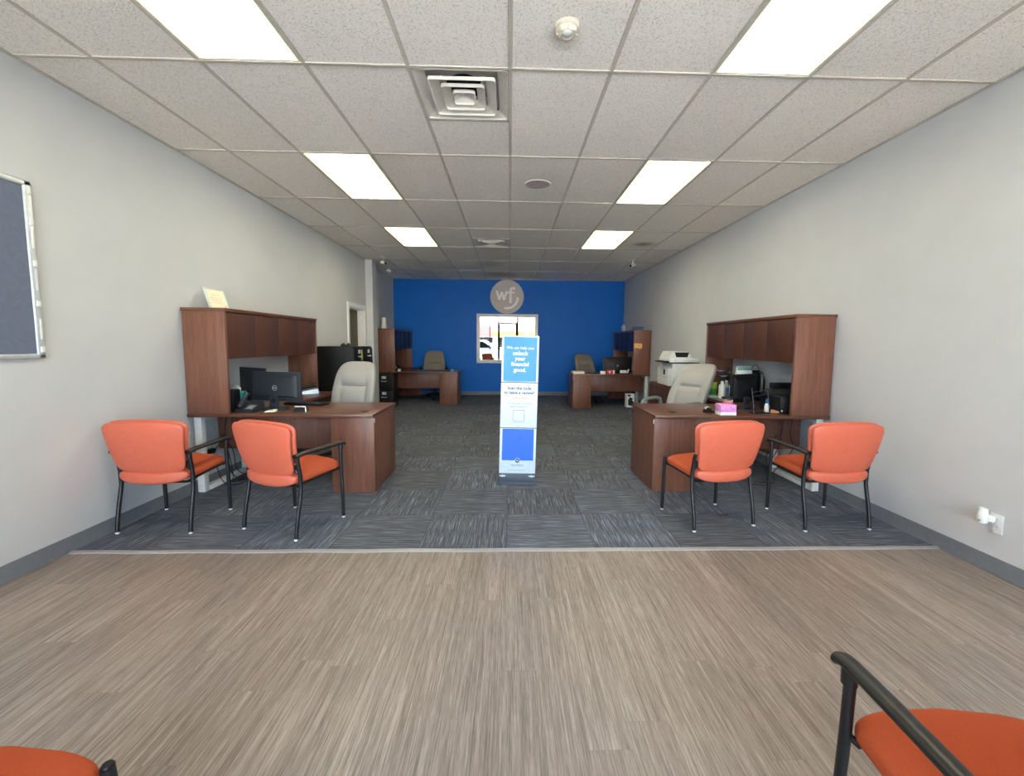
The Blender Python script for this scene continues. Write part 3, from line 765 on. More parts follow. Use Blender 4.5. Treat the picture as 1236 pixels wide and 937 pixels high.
SY = 4.17
t = thing('sign_stand', 'tall three panel floor sign standing in the middle of the aisle', 'sign', (0.078, SY, 0.003))
t.rotation_euler = (0, math.radians(1.15), 0)
HW = 0.183
b = B()
b.box(-HW-0.004, HW+0.004, -0.012, 0.30, 0.0, 0.018, 0.004)
b.out('foot_plate', M['sign_post'], t)
b = B(); b.box(-HW+0.004, HW-0.004, -0.004, 0.02, 0.018, 0.112, 0.003); b.out('lower_panel', M['sign_post'], t)
b = B(); b.box(-HW, HW, 0.004, 0.034, 0.105, 1.474, 0.004); b.out('back_frame', M['sign_post'], t)
for s_ in (-1, 1):
    b = B(); b.tube([(s_*0.145, -0.012, 0.085), (s_*0.145, -0.004, 0.085)], 0.012, 12); b.box(s_*0.145-0.03, s_*0.145+0.03, -0.008, -0.003, 0.078, 0.092, 0.002); b.out('clamp_knob', M['alu'], t)
panels = []
for z0, z1 in ((1.022, 1.472), (0.572, 1.014), (0.112, 0.564)):
    b = B(); b.box(-HW+0.004, HW-0.004, -0.006, 0.004, z0, z1, 0.002); panels.append(b.out('sign_panel', M['sign_white'], t))
RX = (PI/2, 0, 0)
P1, P2, P3 = panels
b = B(); b.box(-0.160, 0.160, -0.0068, -0.0055, 1.030, 1.458); o = b.out('printed_field', M['sign_blue_light'], P1, 0)
yy = -0.0072
text('lettering', 'We can help you', 0.0385, M['paper'], P1, (0.0, yy, 1.354), RX, 0.008)
for ln, z in (('unlock', 1.301), ('your', 1.249), ('financial', 1.196), ('good.', 1.140)):
    text('lettering', ln, 0.054, M['paper'], P1, (0.0, yy, z), RX, 0.028)
yy = -0.0066
text('lettering', 'Scan the code', 0.041, M['sign_navy'], P2, (0.0, yy, 0.961), RX, 0.024)
text('lettering', 'to leave a review!', 0.041, M['sign_navy'], P2, (0.0, yy, 0.917), RX, 0.024)
b = B()
for i in range(5):
    cx_ = (i-2)*0.0285
    b.prism([(cx_+(0.0115 if q % 2 == 0 else 0.005)*math.sin(q*PI/5), 0.864+(0.0115 if q % 2 == 0 else 0.005)*math.cos(q*PI/5)) for q in range(10)], yy, -0.006, lambda a, c, d: (a, d, c))
b.out('star_row', M['sign_star'], P2, 0)
text('lettering', 'We hope that you had a', 0.0245, M['sign_grey'], P2, (0.0, yy, 0.812), RX, 0.008)
text('lettering', 'great experience.', 0.0245, M['sign_grey'], P2, (0.0, yy, 0.782), RX, 0.008)
b = B()   # rounded outline that framed the code
def rr(h, r, c): return [(sx*(h-r)+r*math.cos(math.radians(a)), c+sy*(h-r)+r*math.sin(math.radians(a))) for sx, sy, a0 in ((1, 1, 0), (-1, 1, 90), (-1, -1, 180), (1, -1, 270)) for a in (a0, a0+30, a0+60, a0+90)]
ro, ri = rr(0.0575, 0.012, 0.690), rr(0.054, 0.009, 0.690)
b.loops([[(a, yy, c) for a, c in ro], [(a, -0.006, c) for a, c in ro], [(a, -0.006, c) for a, c in ri], [(a, yy, c) for a, c in ri]], closed=True)
b.out('printed_outline', M['sign_navy'], P2, 0)
b = B(); b.box(-0.104, 0.104, yy, -0.006, 0.6195, 0.6215); b.box(-0.02, 0.02, yy, -0.006, 0.589, 0.5905); b.out('printed_rule', M['sign_grey'], P2, 0)
b = B(); b.box(-0.155, 0.155, -0.0068, -0.0055, 0.243, 0.560, 0.0); b.out('printed_field', M['sign_blue'], P3, 0)
b = B(); b.lathe([(0.0265, 0), (0.0265, 0.001)], 28, mat=Matrix.Translation((0, -0.0068, 0.242)) @ Matrix.Rotation(PI/2, 4, 'X')); rg = b.out('logo_ring', M['sign_white'], P3, 0)
b = B(); b.lathe([(0.0225, 0), (0.0225, 0.001)], 28, mat=Matrix.Translation((0, -0.0078, 0.242)) @ Matrix.Rotation(PI/2, 4, 'X')); rg = b.out('logo_disc', M['sign_navy'], P3, 0)
b = lcd(None, [(-0.0135, 0.2485), (-0.0105, 0.239), (-0.007, 0.2475), (-0.0035, 0.239), (-0.0005, 0.2485)], 0.0017, 0.0004, lambda a, c, d: (a, -0.0088-d, c))
for q in (lcd(None, [(0.005, 0.235), (0.005, 0.250), (0.0095, 0.253)], 0.0017, 0.0004, lambda a, c, d: (a, -0.0088-d, c)), lcd(None, [(0.0145*math.cos(math.radians(g_)), 0.241+0.0145*math.sin(math.radians(g_))) for g_ in range(-100, 1, 10)], 0.0015, 0.0004, lambda a, c, d: (a, -0.0088-d, c))):
    b._merge(q.bm)
b.out('logo_letters', M['sign_white'], P3, 0)
text('lettering', 'World Finance', 0.0205, M['sign_navy'], P3, (0.0, yy, 0.196), RX, 0.006)
b = B(); b.box(-0.045, 0.045, yy, -0.006, 0.181, 0.1825); b.box(-0.085, 0.085, yy, -0.006, 0.1435, 0.1465); b.out('printed_rule', M['sign_grey'], P3, 0)

# round logo on the rear wall
t = thing('wall_logo', 'round grey disc logo with pale letters on the blue wall', 'logo', (-0.077, YB-0.002, 2.602))
b = B(); b.lathe([(0.436, 0), (0.440, 0.003), (0.440, 0.020), (0.434, 0.024), (0.002, 0.024)], 64, mat=Matrix.Rotation(PI/2, 4, 'X')); b.out('disc', M['logo_grey'], t)
wf_mark(t, 0.44, M['logo_light'], lambda a, c, d: (a, -0.0245-d, c), 0.014, 6.5)

# ------------------------------------------------------------------ left wall board, certificate, outlets
t = thing('wall_board', 'blue grey poster board in a silver snap frame on the left wall', 'board', (XL, 0, 0))
by0, by1, bz0, bz1, fw = 1.25, 2.765, 1.285, 2.345, 0.045
b = B(); b.box(0.004, 0.014, by0+0.02, by1-0.02, bz0+0.02, bz1-0.02); b.out('board_face', M['board'], t, 0)
def rail(name, y0, y1, z0, z1):
    b = B(); b.box(0.003, 0.024, y0, y1, z0, z1, 0.008, 3); return b.out(name, M['alu'], t)
rail('frame_rail', by0, by1, bz1-0.035, bz1); rail('frame_rail', by0, by1, bz0, bz0+0.03); rail('frame_rail', by1-fw, by1, bz0, bz1); rail('frame_rail', by0, by0+fw, bz0, bz1)
b = B()
for z in (1.34, 1.62, 1.86, 2.10, 2.28): b.box(0.0235, 0.030, by1-0.032, by1-0.008, z-0.018, z+0.018, 0.003)
b.out('frame_clip', M['white_plastic'], t)
b = B()
for z in (1.40, 1.70, 1.95): b.box(0.0235, 0.027, by1-0.026, by1-0.012, z, z+0.13, 0.002)
b.out('frame_snap', M['grey_metal'], t)

t = thing('picture_frame', 'small silver framed certificate leaning on the wall on top of the near left hutch', 'picture frame', (-2.762, 4.10, 1.691))
t.rotation_euler = (0, math.radians(-17), 0)
b = B(); w, h = 0.275, 0.212
for q in ((0, w, 0, 0.012), (0, w, h-0.012, h), (0, 0.012, 0.012, h-0.012), (w-0.012, w, 0.012, h-0.012)): b.box(-0.012, 0.004, q[0], q[1], q[2], q[3], 0.002)
b.out('frame', M['alu'], t)
b = B(); b.box(-0.008, -0.002, 0.010, w-0.010, 0.010, h-0.010); cert = b.out('certificate', M['cream_paper'], t, 0)
b = B()
for z, a in ((0.15, 0.05), (0.12, 0.09), (0.10, 0.08), (0.075, 0.06)): b.box(-0.0022, -0.0014, w/2-a, w/2+a, z-0.0025, z+0.0025)
b.box(-0.0022, -0.0012, w-0.05, w-0.03, 0.03, 0.05, 0.0); b.out('printed_lines', plain('faded_ink', (214, 196, 160), 0.8), cert, 0)

def outlet(loc, side, lab):
    t = thing('wall_outlet', lab, 'outlet', loc)
    X = lambda a: -side*a
    b = B(); b.box(X(0), X(0.006), -0.038, 0.038, -0.06, 0.06, 0.003); b.out('cover_plate', M['white_plastic'], t)
    for z in (-0.024, 0.024):
        b = B(); b.lathe([(0.0165, 0), (0.0165, 0.0022)], 18, mat=Matrix.Translation((X(0.0055), 0, z)) @ Matrix.Rotation(-side*PI/2, 4, 'Y')); s0 = b.out('socket', M['white_plastic'], t)
        b = B()
        for y in (-0.006, 0.006): b.box(X(0.0070), X(0.0082), y-0.001, y+0.001, z-0.001, z+0.008)
        b.out('slot', M['black_void'], s0, 0)
    return t
outlet((XR, 2.482, 0.318), 1, 'white wall outlet on the right wall near the camera, air freshener plugged in')
t = thing('air_freshener', 'white plug-in air freshener in the right wall outlet', 'air freshener', (XR-0.008, 2.50, 0.345))
b = B(); b.box(-0.05, 0.0, -0.022, 0.022, -0.028, 0.022, 0.012, 3); b.out('plug_body', M['white_plastic'], t)
b = B(); b.lathe([(0.023, -0.03), (0.027, -0.022), (0.026, 0.03), (0.022, 0.055), (0.021, 0.062), (0.015, 0.062), (0.014, 0.05), (0.002, 0.05)], 22, (-0.058, 0.008, 0)); b.out('warmer_cup', M['white_plastic'], t)
b = B(); b.tube([(-0.084, 0.0, -0.012), (-0.0865, 0.0, -0.012)], 0.006, 10); b.box(-0.05, -0.03, -0.0235, -0.0215, -0.024, -0.014); b.out('vent_hole', M['grey_plastic'], t)
outlet((XL, 4.15, 0.34), -1, 'white wall outlet under the near left desk')
t = thing('power_adapter', 'black adapter with cables plugged in below the near left desk', 'adapter', (XL+0.0085, 4.13, 0.345))
b = B(); b.box(0, 0.05, -0.055, 0.055, -0.025, 0.02, 0.008); b.out('adapter_block', M['black_plastic'], t)
def cables(name, lab, paths, r=0.004):
    b = B()
    for p in paths:
        P_ = [Vector(q) for q in p]; sm = []
        for i in range(len(P_)-1):
            p0, p1, p2, p3 = P_[max(i-1, 0)], P_[i], P_[i+1], P_[min(i+2, len(P_)-1)]
            for u in (0, .2, .4, .6, .8):
                sm.append(0.5*((2*p1)+(p2-p0)*u+(2*p0-5*p1+4*p2-p3)*u*u+(3*p1-p0-3*p2+p3)*u**3))
        sm.append(P_[-1]); b.tube(sm, r, 6)
    return tag(b.out(name, M['black_plastic']), lab, 'cables')
cables('cable_bundle', 'black power cables hanging and coiled below the near left desk', [
    [(-2.74, 4.205, 0.70), (-2.76, 4.19, 0.5), (-2.72, 4.16, 0.25), (-2.74, 4.28, 0.05), (-2.66, 4.42, 0.012), (-2.55, 4.40, 0.012)],
    [(-2.84, 4.15, 0.345), (-2.78, 4.18, 0.42), (-2.70, 4.20, 0.35), (-2.68, 4.24, 0.12), (-2.62, 4.44, 0.012), (-2.48, 4.46, 0.012)],
    [(-2.84, 4.13, 0.33), (-2.77, 4.08, 0.18), (-2.70, 4.06, 0.06), (-2.62, 4.16, 0.012), (-2.66, 4.32, 0.012), (-2.76, 4.36, 0.02)],
    [(-2.70, 4.205, 0.66), (-2.66, 4.18, 0.44), (-2.60, 4.17, 0.30), (-2.58, 4.25, 0.10), (-2.64, 4.34, 0.012), (-2.78, 4.3, 0.015)],
    [(-2.79, 4.2, 0.5), (-2.70, 4.15, 0.30), (-2.66, 4.13, 0.10), (-2.72, 4.22, 0.014), (-2.58, 4.5, 0.012)]])
cables('cable_bundle', 'black power cables hanging below the near right desk', [
    [(2.86, 4.205, 0.70), (2.84, 4.19, 0.5), (2.88, 4.2, 0.36), (2.78, 4.2, 0.22), (2.66, 4.22, 0.06), (2.55, 4.16, 0.012)],
    [(2.76, 4.205, 0.66), (2.74, 4.2, 0.40), (2.66, 4.2, 0.22), (2.62, 4.14, 0.05), (2.5, 4.2, 0.012)],
    [(2.70, 4.205, 0.5), (2.66, 4.2, 0.36), (2.60, 4.2, 0.25), (2.68, 4.15, 0.06), (2.56, 4.10, 0.012), (2.44, 4.14, 0.012)]])

# ------------------------------------------------------------------ screens
def monitor(label, loc, rz, w, h, zb, logo=True, group='computer monitors', stand=True, frame=None):
    """local: back of the screen faces -Y; zb = height of the lower edge above the desk"""
    t = thing('computer_monitor', label, 'monitor', loc, rz, group)
    b = B(); b.box(-w/2, w/2, -0.006, 0.016, zb, zb+h, 0.005); b.out('rear_shell', M['dark_plastic'] if frame is None else frame, t)
    b = B(); b.loops([[(-w*.42, -0.006, zb+0.04), (w*.42, -0.006, zb+0.04), (w*.42, -0.006, zb+h-0.03), (-w*.42, -0.006, zb+h-0.03)], [(-w*.33, -0.028, zb+0.055), (w*.33, -0.028, zb+0.055), (w*.33, -0.028, zb+h-0.07), (-w*.33, -0.028, zb+h-0.07)]]); b.out('rear_bulge', M['dark_plastic'] if frame is None else frame, t)
    b = B(); b.box(-w/2+0.012, w/2-0.012, 0.0155, 0.0175, zb+0.018, zb+h-0.012); b.out('screen', M['screen'], t, 0)
    if stand:
        b = B(); b.loops([[(-0.045, -0.052, 0.015), (0.045, -0.052, 0.015), (0.045, -0.038, 0.015), (-0.045, -0.038, 0.015)], [(-0.042, -0.046, zb+h*0.2), (0.042, -0.046, zb+h*0.2), (0.042, -0.02, zb+h*0.2), (-0.042, -0.02, zb+h*0.2)]])
        st = b.out('stand_neck', M['dark_plastic'], t)
        b = B(); b.lathe([(0.024, 0), (0.024, 0.002)], 22, mat=Matrix.Translation((0, -0.0515, 0.085)) @ Matrix.Rotation(PI/2, 4, 'X')); b.out('cable_hole', M['black_void'], st, 0)
        b = B(); b.prism([(0.12*math.cos(q*PI/12)*1.1, 0.085*math.sin(q*PI/12)) for q in range(24)], 0.0, 0.014, lambda a, c, d: (a, c-0.02, d)); b.out('stand_base', M['dark_plastic'], t)
    if logo:
        b = B(); R0 = Matrix.Translation((0, -0.028, zb+h*0.46)) @ Matrix.Rotation(PI/2, 4, 'X')
        ring = lambda r, z: [R0 @ Vector((r*math.cos(2*PI*k_/30), r*math.sin(2*PI*k_/30), z)) for k_ in range(30)]
        b.loops([ring(0.026, 0), ring(0.026, 0.0015), ring(0.0215, 0.0015), ring(0.0215, 0)], closed=True); lg = b.out('logo_ring', M['silver_plastic'], t)
        text('lettering', 'DELL', 0.0155, M['silver_plastic'], lg, (0, -0.0288, zb+h*0.46), RX, 0.03, sx=1.0)
    return t
DZ_ = 0.7455
monitor('black monitor with its round logo turned to the camera on the near left desk', (-2.26, 4.22, DZ_), math.radians(-12), 0.53, 0.285, 0.075)
monitor('black monitor angled at the left, behind the screen with the logo, near left desk', (-2.645, 4.49, DZ_), math.radians(-28), 0.42, 0.285, 0.098, False)
monitor('black monitor seen from behind on the near right desk', (2.42, 4.34, DZ_), math.radians(27), 0.42, 0.29, 0.07, False, frame=M['black_plastic'])
monitor('black monitor seen edge-on between the other screen and the printer, near right desk', (2.765, 4.62, DZ_), math.radians(62), 0.42, 0.28, 0.085, False, frame=M['black_plastic'])
monitor('wide black monitor on the far right desk', (2.40, 9.50, DZ_), math.radians(4), 0.66, 0.368, 0.0, True, stand=False, frame=M['black_plastic'])

# ------------------------------------------------------------------ things on the near left desk
t = thing('desk_telephone', 'black desk telephone with upright handset on the near left desk', 'telephone', (-2.425, 4.045, DZ_), math.radians(-8))
b = B(); b.loops([[(-0.085, -0.07, 0), (0.085, -0.07, 0), (0.085, 0.09, 0), (-0.085, 0.09, 0)], [(-0.085, -0.07, 0.025), (0.085, -0.07, 0.025), (0.085, 0.09, 0.09), (-0.085, 0.09, 0.09)]]); b.out('base', M['dark_plastic'], t)
b = B(); b.tube([(-0.055, -0.055, 0.045), (-0.05, -0.03, 0.085), (-0.045, 0.01, 0.13), (-0.04, 0.03, 0.168)], [0.026, 0.02, 0.02, 0.026], 12); b.out('handset', M['dark_plastic'], t)
b = B(); b.box(0.0, 0.07, -0.045, 0.03, 0.045, 0.058, 0.004, mat=Matrix.Rotation(math.radians(20), 4, 'X')); b.out('keypad', M['grey_plastic'], t)
t = thing('loudspeaker', 'small black box speaker beside the left hutch panel on the near left desk', 'speaker', (-2.60, 4.04, DZ_))
b = B(); b.box(-0.06, 0.06, -0.04, 0.07, 0, 0.205, 0.006); b.out('cabinet', M['black_plastic'], t)
b = B(); b.lathe([(0.04, 0), (0.04, 0.003), (0.03, -0.002), (0.002, 0.0)], 22, mat=Matrix.Translation((0, -0.042, 0.09)) @ Matrix.Rotation(PI/2, 4, 'X')); b.out('driver', M['dark_plastic'], t)
t = thing('tissue_box', 'teal tissue box with white tissue behind the black telephone', 'tissue box', (-2.70, 4.31, DZ_), math.radians(-20))
b = B(); b.box(-0.06, 0.06, -0.06, 0.06, 0.0, 0.16, 0.004); b.out('carton', M['teal'], t)
b = B(); b.prism([(-0.061, 0.02), (0.03, 0.03), (0.061, 0.06), (0.0, 0.11)], -0.0615, -0.0605, lambda a, c, d: (a, d, c)); b.prism([(0.01, 0.10), (0.061, 0.08), (0.061, 0.159), (0.0, 0.159)], -0.0618, -0.0605, lambda a, c, d: (a, d, c)); b.out('printed_shape', M['aqua'], t, 0)
b = B(); b.loops([[(-0.035, -0.012, 0.158), (0.035, -0.012, 0.158), (0.035, 0.012, 0.158), (-0.035, 0.012, 0.158)], [(-0.045, -0.02, 0.19), (0.03, -0.01, 0.20), (0.04, 0.02, 0.19), (-0.03, 0.01, 0.205)], [(-0.01, -0.01, 0.215), (0.008, -0.004, 0.22), (0.01, 0.006, 0.215), (-0.008, 0.004, 0.222)]]); b.out('tissue', M['paper'], t)
t = thing('computer_keyboard', 'black keyboard lying by the monitors on the near left desk', 'keyboard', (-2.12, 4.52, DZ_), math.radians(-14))
b = B(); b.box(-0.22, 0.22, -0.07, 0.07, 0.0, 0.016, 0.004); b.out('case', M['black_plastic'], t)
b = B()
for r_ in range(5):
    for c_ in range(14): b.box(-0.21+c_*0.03, -0.21+c_*0.03+0.025, -0.06+r_*0.024, -0.06+r_*0.024+0.02, 0.016, 0.021)
b.out('keys', M['dark_plastic'], t, 0)
t = thing('card_holder', 'small white rimmed dark card holder at the front of the near left desk', 'card holder', (-1.955, 4.055, DZ_), math.radians(-6))
b = B(); b.loops([[(-0.06, -0.03, 0), (0.06, -0.03, 0), (0.06, 0.03, 0), (-0.06, 0.03, 0)], [(-0.055, 0.0, 0.04), (0.045, 0.0, 0.04), (0.045, 0.03, 0.04), (-0.055, 0.03, 0.04)]]); b.out('body', M['dark_plastic'], t)
b = B(); b.tube([(-0.058, -0.004, 0.046), (0.044, -0.004, 0.046), (0.066, -0.034, 0.004)], 0.006, 8); b.out('rim', M['white_plastic'], t)
t = thing('paper_slip', 'crumpled pale paper slips beside the monitor stand on the near left desk', 'paper', (-2.22, 4.03, DZ_), 0.3)
b = B(); b.loops([[(-0.05, -0.03, 0.001), (0.04, -0.035, 0.003), (0.05, 0.03, 0.002), (-0.04, 0.035, 0.004)], [(-0.045, -0.03, 0.008), (0.04, -0.03, 0.010), (0.045, 0.03, 0.022), (-0.03, 0.03, 0.012)]]); b.out('slip', M['cream_paper'], t)
t = thing('desk_telephone', 'silver and black telephone on the return below the near left hutch', 'telephone', (-2.55, 5.50, DZ_), math.radians(-60))
b = B(); b.loops([[(-0.10, -0.11, 0), (0.10, -0.11, 0), (0.10, 0.11, 0), (-0.10, 0.11, 0)], [(-0.095, -0.10, 0.03), (0.095, -0.10, 0.03), (0.095, 0.10, 0.06), (-0.095, 0.10, 0.06)]]); b.out('base', M['silver_plastic'], t)
b = B(); b.tube([(-0.06, -0.09, 0.06), (-0.06, -0.04, 0.075), (-0.06, 0.04, 0.088), (-0.06, 0.09, 0.095)], [0.026, 0.018, 0.018, 0.026], 12); b.out('handset', M['black_plastic'], t)

# ------------------------------------------------------------------ near left: file cabinets
def file_cabinet(label, loc, rz, w, d, h, nd, tagc=False):
    """front faces -Y in local space"""
    t = thing('file_cabinet', label, 'file cabinet', loc, rz, 'black steel file cabinets')
    b = B(); b.box(-w/2, w/2, 0, d, 0, h, 0.004); b.out('body', M['cabinet_black'], t)
    dh = (h-0.04)/nd
    for i in range(nd):
        z0 = 0.02+i*dh
        b = B(); b.box(-w/2+0.012, w/2-0.012, -0.016, 0.0, z0+0.006, z0+dh-0.006, 0.004); dr = b.out('drawer', M['cabinet_black'], t)
        b = B(); b.tube([(-0.05, -0.016, z0+dh*0.62), (-0.05, -0.04, z0+dh*0.6), (0.05, -0.04, z0+dh*0.6), (0.05, -0.016, z0+dh*0.62)], 0.007, 8); b.out('handle', M['alu'], dr)
        b = B(); b.box(-0.045, 0.045, -0.019, -0.016, z0+dh*0.75, z0+dh*0.92, 0.001); b.out('label_holder', M['alu'], dr)
    if tagc:
        b = B(); b.box(0.08, 0.13, -0.0185, -0.016, h-0.20, h-0.05); b.out('yellow_tag', M['yellow'], t, 0)
    return t
file_cabinet('tall black file cabinet by the left wall, the nearer one with a yellow tag', (-2.24, 6.44, 0.003), PI/2, 0.40, 0.65, 1.325, 4, True)
file_cabinet('tall black file cabinet by the left wall, the farther one beside the doorway', (-2.24, 6.86, 0.003), PI/2, 0.40, 0.65, 1.325, 4)
file_cabinet('low black file cabinet standing in front of the far left desk', (-2.68, 8.75, 0.003), 0.0, 0.40, 0.10+0.25, 0.72, 2).location = (-2.66, 9.17, 0.003)
t = thing('webcam', 'small black gadget lying on top of the near tall black file cabinet', 'gadget', (-2.38, 6.34, 1.3285), 0.2)
b = B(); b.box(-0.07, 0.07, -0.03, 0.03, 0, 0.03, 0.012, 3); b.out('body', M['black_plastic'], t)
b = B(); b.tube([(-0.035, -0.028, 0.028), (-0.035, 0.03, 0.036)], 0.018, 12); b.tube([(0.035, -0.028, 0.028), (0.035, 0.03, 0.036)], 0.018, 12); b.out('eyepiece', M['black_plastic'], t)

# ------------------------------------------------------------------ near right: printer on its cabinet
PY0, PX0 = 6.63, 2.50
t = thing('storage_cabinet', 'low cherry storage cabinet under the white printer by the right wall', 'cabinet', (PX0, PY0, 0.003))
b = B(); b.box(0.01, 0.50, 0.01, 0.95, 0.0, 0.715, 0.002); b.out('body', M['wood_v'], t)
b = B(); b.box(0.0, 0.51, 0.0, 0.96, 0.715, 0.742, 0.003); b.out('top_panel', M['wood_y'], t)
for i in range(2):
    b = B(); b.box(-0.006, 0.010, 0.015+i*0.468, 0.015+i*0.468+0.462, 0.03, 0.705, 0.0015); dr = b.out('door', M['wood_door'], t)
t = thing('printer', 'large white multifunction printer on the cabinet by the right wall', 'printer', (PX0, PY0+0.02, 0.7455))
b = B(); b.box(0.05, 0.47, 0.0, 0.54, 0.0, 0.355, 0.012, 3); b.out('body', M['white_plastic'], t)
b = B(); b.box(0.0, 0.052, 0.02, 0.53, 0.0, 0.28, 0.012, 3); tr = b.out('front_drawer', M['white_plastic'], t)
b = B(); b.box(-0.0015, 0.03, 0.03, 0.52, 0.135, 0.139); b.out('seam', M['grey_plastic'], tr, 0)
b = B(); b.box(-0.003, 0.002, 0.17, 0.25, 0.17, 0.25); b.out('badge', M['dark_plastic'], tr, 0)
b = B(); b.loops([[(-0.08, 0.03, 0.37), (0.04, 0.03, 0.372), (0.04, 0.44, 0.372), (-0.08, 0.44, 0.37)], [(-0.08, 0.03, 0.385), (0.05, 0.03, 0.40), (0.05, 0.44, 0.40), (-0.08, 0.44, 0.385)]]); b.out('control_panel', M['black_plastic'], t)
b = B(); b.box(0.015, 0.475, -0.005, 0.485, 0.36, 0.372, 0.003); b.out('scanner_gap', M['dark_plastic'], t)
b = B(); b.box(0.0, 0.478, -0.008, 0.488, 0.372, 0.435, 0.014, 3); b.out('scanner_lid', M['white_plastic'], t)
b = B()
b.prism([(0.0, 0.43), (0.03, 0.50), (0.06, 0.545), (0.30, 0.545), (0.34, 0.50), (0.36, 0.43)], 0.03, 0.46, lambda a, c, d: (a, d, c)); b.out('document_feeder', M['white_plastic'], t)
b = B(); b.prism([(0.115, 0.455), (0.09, 0.53), (0.315, 0.53), (0.29, 0.455)], 0.024, 0.031, lambda a, c, d: (a, d, c)); b.out('feeder_opening', M['black_plastic'], t, 0)
b = B(); b.box(0.11, 0.36, -0.004, 0.002, 0.055, 0.20, 0.002); b.out('side_panel', M['white_plastic'], t)
b = B(); b.box(0.17, 0.27, -0.0055, -0.003, 0.135, 0.175); b.box(0.12, 0.35, -0.0055, -0.003, 0.05, 0.058); b.out('side_label', M['dark_plastic'], t, 0)

# ------------------------------------------------------------------ things on the near right desk and return
t = thing('tissue_box', 'pink floral tissue box at the front of the near right desk', 'tissue box', (2.052, 3.975, DZ_), math.radians(0))
b = B(); b.box(-0.075, 0.075, -0.05, 0.06, 0.03, 0.10, 0.002); b.out('printed_carton', M['pink'], t)
b = B(); b.box(-0.076, 0.076, -0.051, 0.061, 0.0, 0.03, 0.001); b.out('white_base', M['paper'], t)
t = thing('candle_jar', 'glass jar with coral label and black lid behind the pink tissue box', 'jar', (2.15, 4.13, DZ_))
b = B(); b.lathe([(0.042, 0), (0.045, 0.005), (0.045, 0.125), (0.04, 0.13)], 24); b.out('glass', M['clear'], t)
b = B(); b.lathe([(0.0458, 0.075), (0.0462, 0.078), (0.0462, 0.108), (0.0458, 0.11)], 24); b.out('label_band', M['coral_label'], t)
b = B(); b.lathe([(0.046, 0.128), (0.06, 0.132), (0.06, 0.146), (0.056, 0.15), (0.002, 0.15)], 24); b.out('lid', M['black_plastic'], t)
t = thing('tape_dispenser', 'small black tape dispenser just left of the pink tissue box', 'dispenser', (1.95, 4.10, DZ_), 0.3)
b = B(); b.prism([(-0.06, 0), (0.06, 0), (0.06, 0.012), (0.02, 0.02), (0.0, 0.045), (-0.03, 0.05), (-0.055, 0.03)], -0.02, 0.02, lambda a, c, d: (a, d, c)); b.out('body', M['black_plastic'], t)
b = B(); b.tube([(-0.022, -0.010, 0.036), (-0.022, 0.010, 0.036)], 0.024, 18); b.out('tape_roll', M['ivory_plastic'], t)
t = thing('document_stand', 'black wire document stand in front of the screens on the near right desk', 'stand', (2.36, 4.03, DZ_+0.002), 0.0)
b = B()
for x in (-0.02, 0.13): b.tube([(x, 0.06, 0.003), (x, -0.03, 0.004), (x, -0.012, 0.10), (x, 0.03, 0.24)], 0.005, 8)
b.tube([(-0.02, -0.03, 0.006), (0.13, -0.03, 0.006)], 0.005, 8); b.tube([(-0.02, 0.06, 0.004), (0.13, 0.06, 0.004)], 0.005, 8)
b.out('wire_frame', M['black_metal'], t)
b = B()
for z in (0.16, 0.20): b.tube([(-0.02, (z-0.1)*0.3-0.012, z), (0.13, (z-0.1)*0.3-0.012, z+0.03)], 0.004, 8)
b.out('cross_wire', M['dark_plastic'], t)
t = thing('glue_bottle', 'small white bottle with blue cap in front of the screens, near right desk', 'bottle', (2.545, 4.135, DZ_))
b = B(); b.lathe([(0.022, 0), (0.025, 0.004), (0.025, 0.06), (0.014, 0.085), (0.012, 0.09)], 18); b.out('body', M['white_plastic'], t)
b = B(); b.lathe([(0.015, 0.088), (0.018, 0.092), (0.016, 0.125), (0.004, 0.135), (0.001, 0.135)], 18); b.out('cap', M['blue_plastic'], t)
t = thing('stapler', 'tan and brown stapler next to the small white bottle, near right desk', 'stapler', (2.555, 4.02, DZ_), 1.2); t.scale = (0.6, 0.6, 0.6)
b = B(); b.box(-0.02, 0.02, -0.06, 0.06, 0, 0.014, 0.003); b.out('base', M['black_plastic'], t)
b = B(); b.loops([[(-0.016, -0.055, 0.02), (0.016, -0.055, 0.02), (0.016, 0.06, 0.012), (-0.016, 0.06, 0.012)], [(-0.012, -0.055, 0.045), (0.012, -0.055, 0.045), (0.016, 0.06, 0.075), (-0.016, 0.06, 0.075)]]); b.out('arm', M['tan'], t)
t = thing('inkjet_printer', 'black desktop printer beside the right hutch panel on the near right desk', 'printer', (2.785, 4.17, DZ_))
b = B(); b.box(-0.185, 0.185, -0.16, 0.19, 0, 0.17, 0.012, 3); b.out('body', M['black_plastic'], t)
b = B(); b.loops([[(-0.16, 0.05, 0.168), (0.16, 0.05, 0.168), (0.16, 0.17, 0.168), (-0.16, 0.17, 0.168)], [(-0.12, 0.10, 0.21), (0.15, 0.10, 0.225), (0.15, 0.18, 0.225), (-0.12, 0.18, 0.21)]]); b.out('paper_feed', M['dark_plastic'], t)
b = B(); b.box(-0.10, 0.15, 0.165, 0.175, 0.20, 0.275, 0.003); b.out('rear_tray', M['black_plastic'], t)
b = B(); b.tube([(-0.17, -0.161, 0.03), (-0.17, -0.164, 0.03)], 0.007, 10); b.out('button', M['white_plastic'], t)
t = thing('computer_tower', 'black desktop computer standing behind the screens on the near right return', 'computer', (2.84, 5.02, DZ_))
b = B(); b.box(-0.17, 0.12, -0.09, 0.09, 0, 0.300, 0.006); b.out('case', M['black_plastic'], t)
b = B(); b.box(-0.172, -0.168, -0.07, 0.07, 0.2, 0.28, 0.001); b.out('drive_bay', M['dark_plastic'], t)
t = thing('desk_calendar', 'green and white tent calendar standing above the screens, near right desk', 'calendar', (2.765, 4.99, DZ_+0.3005))
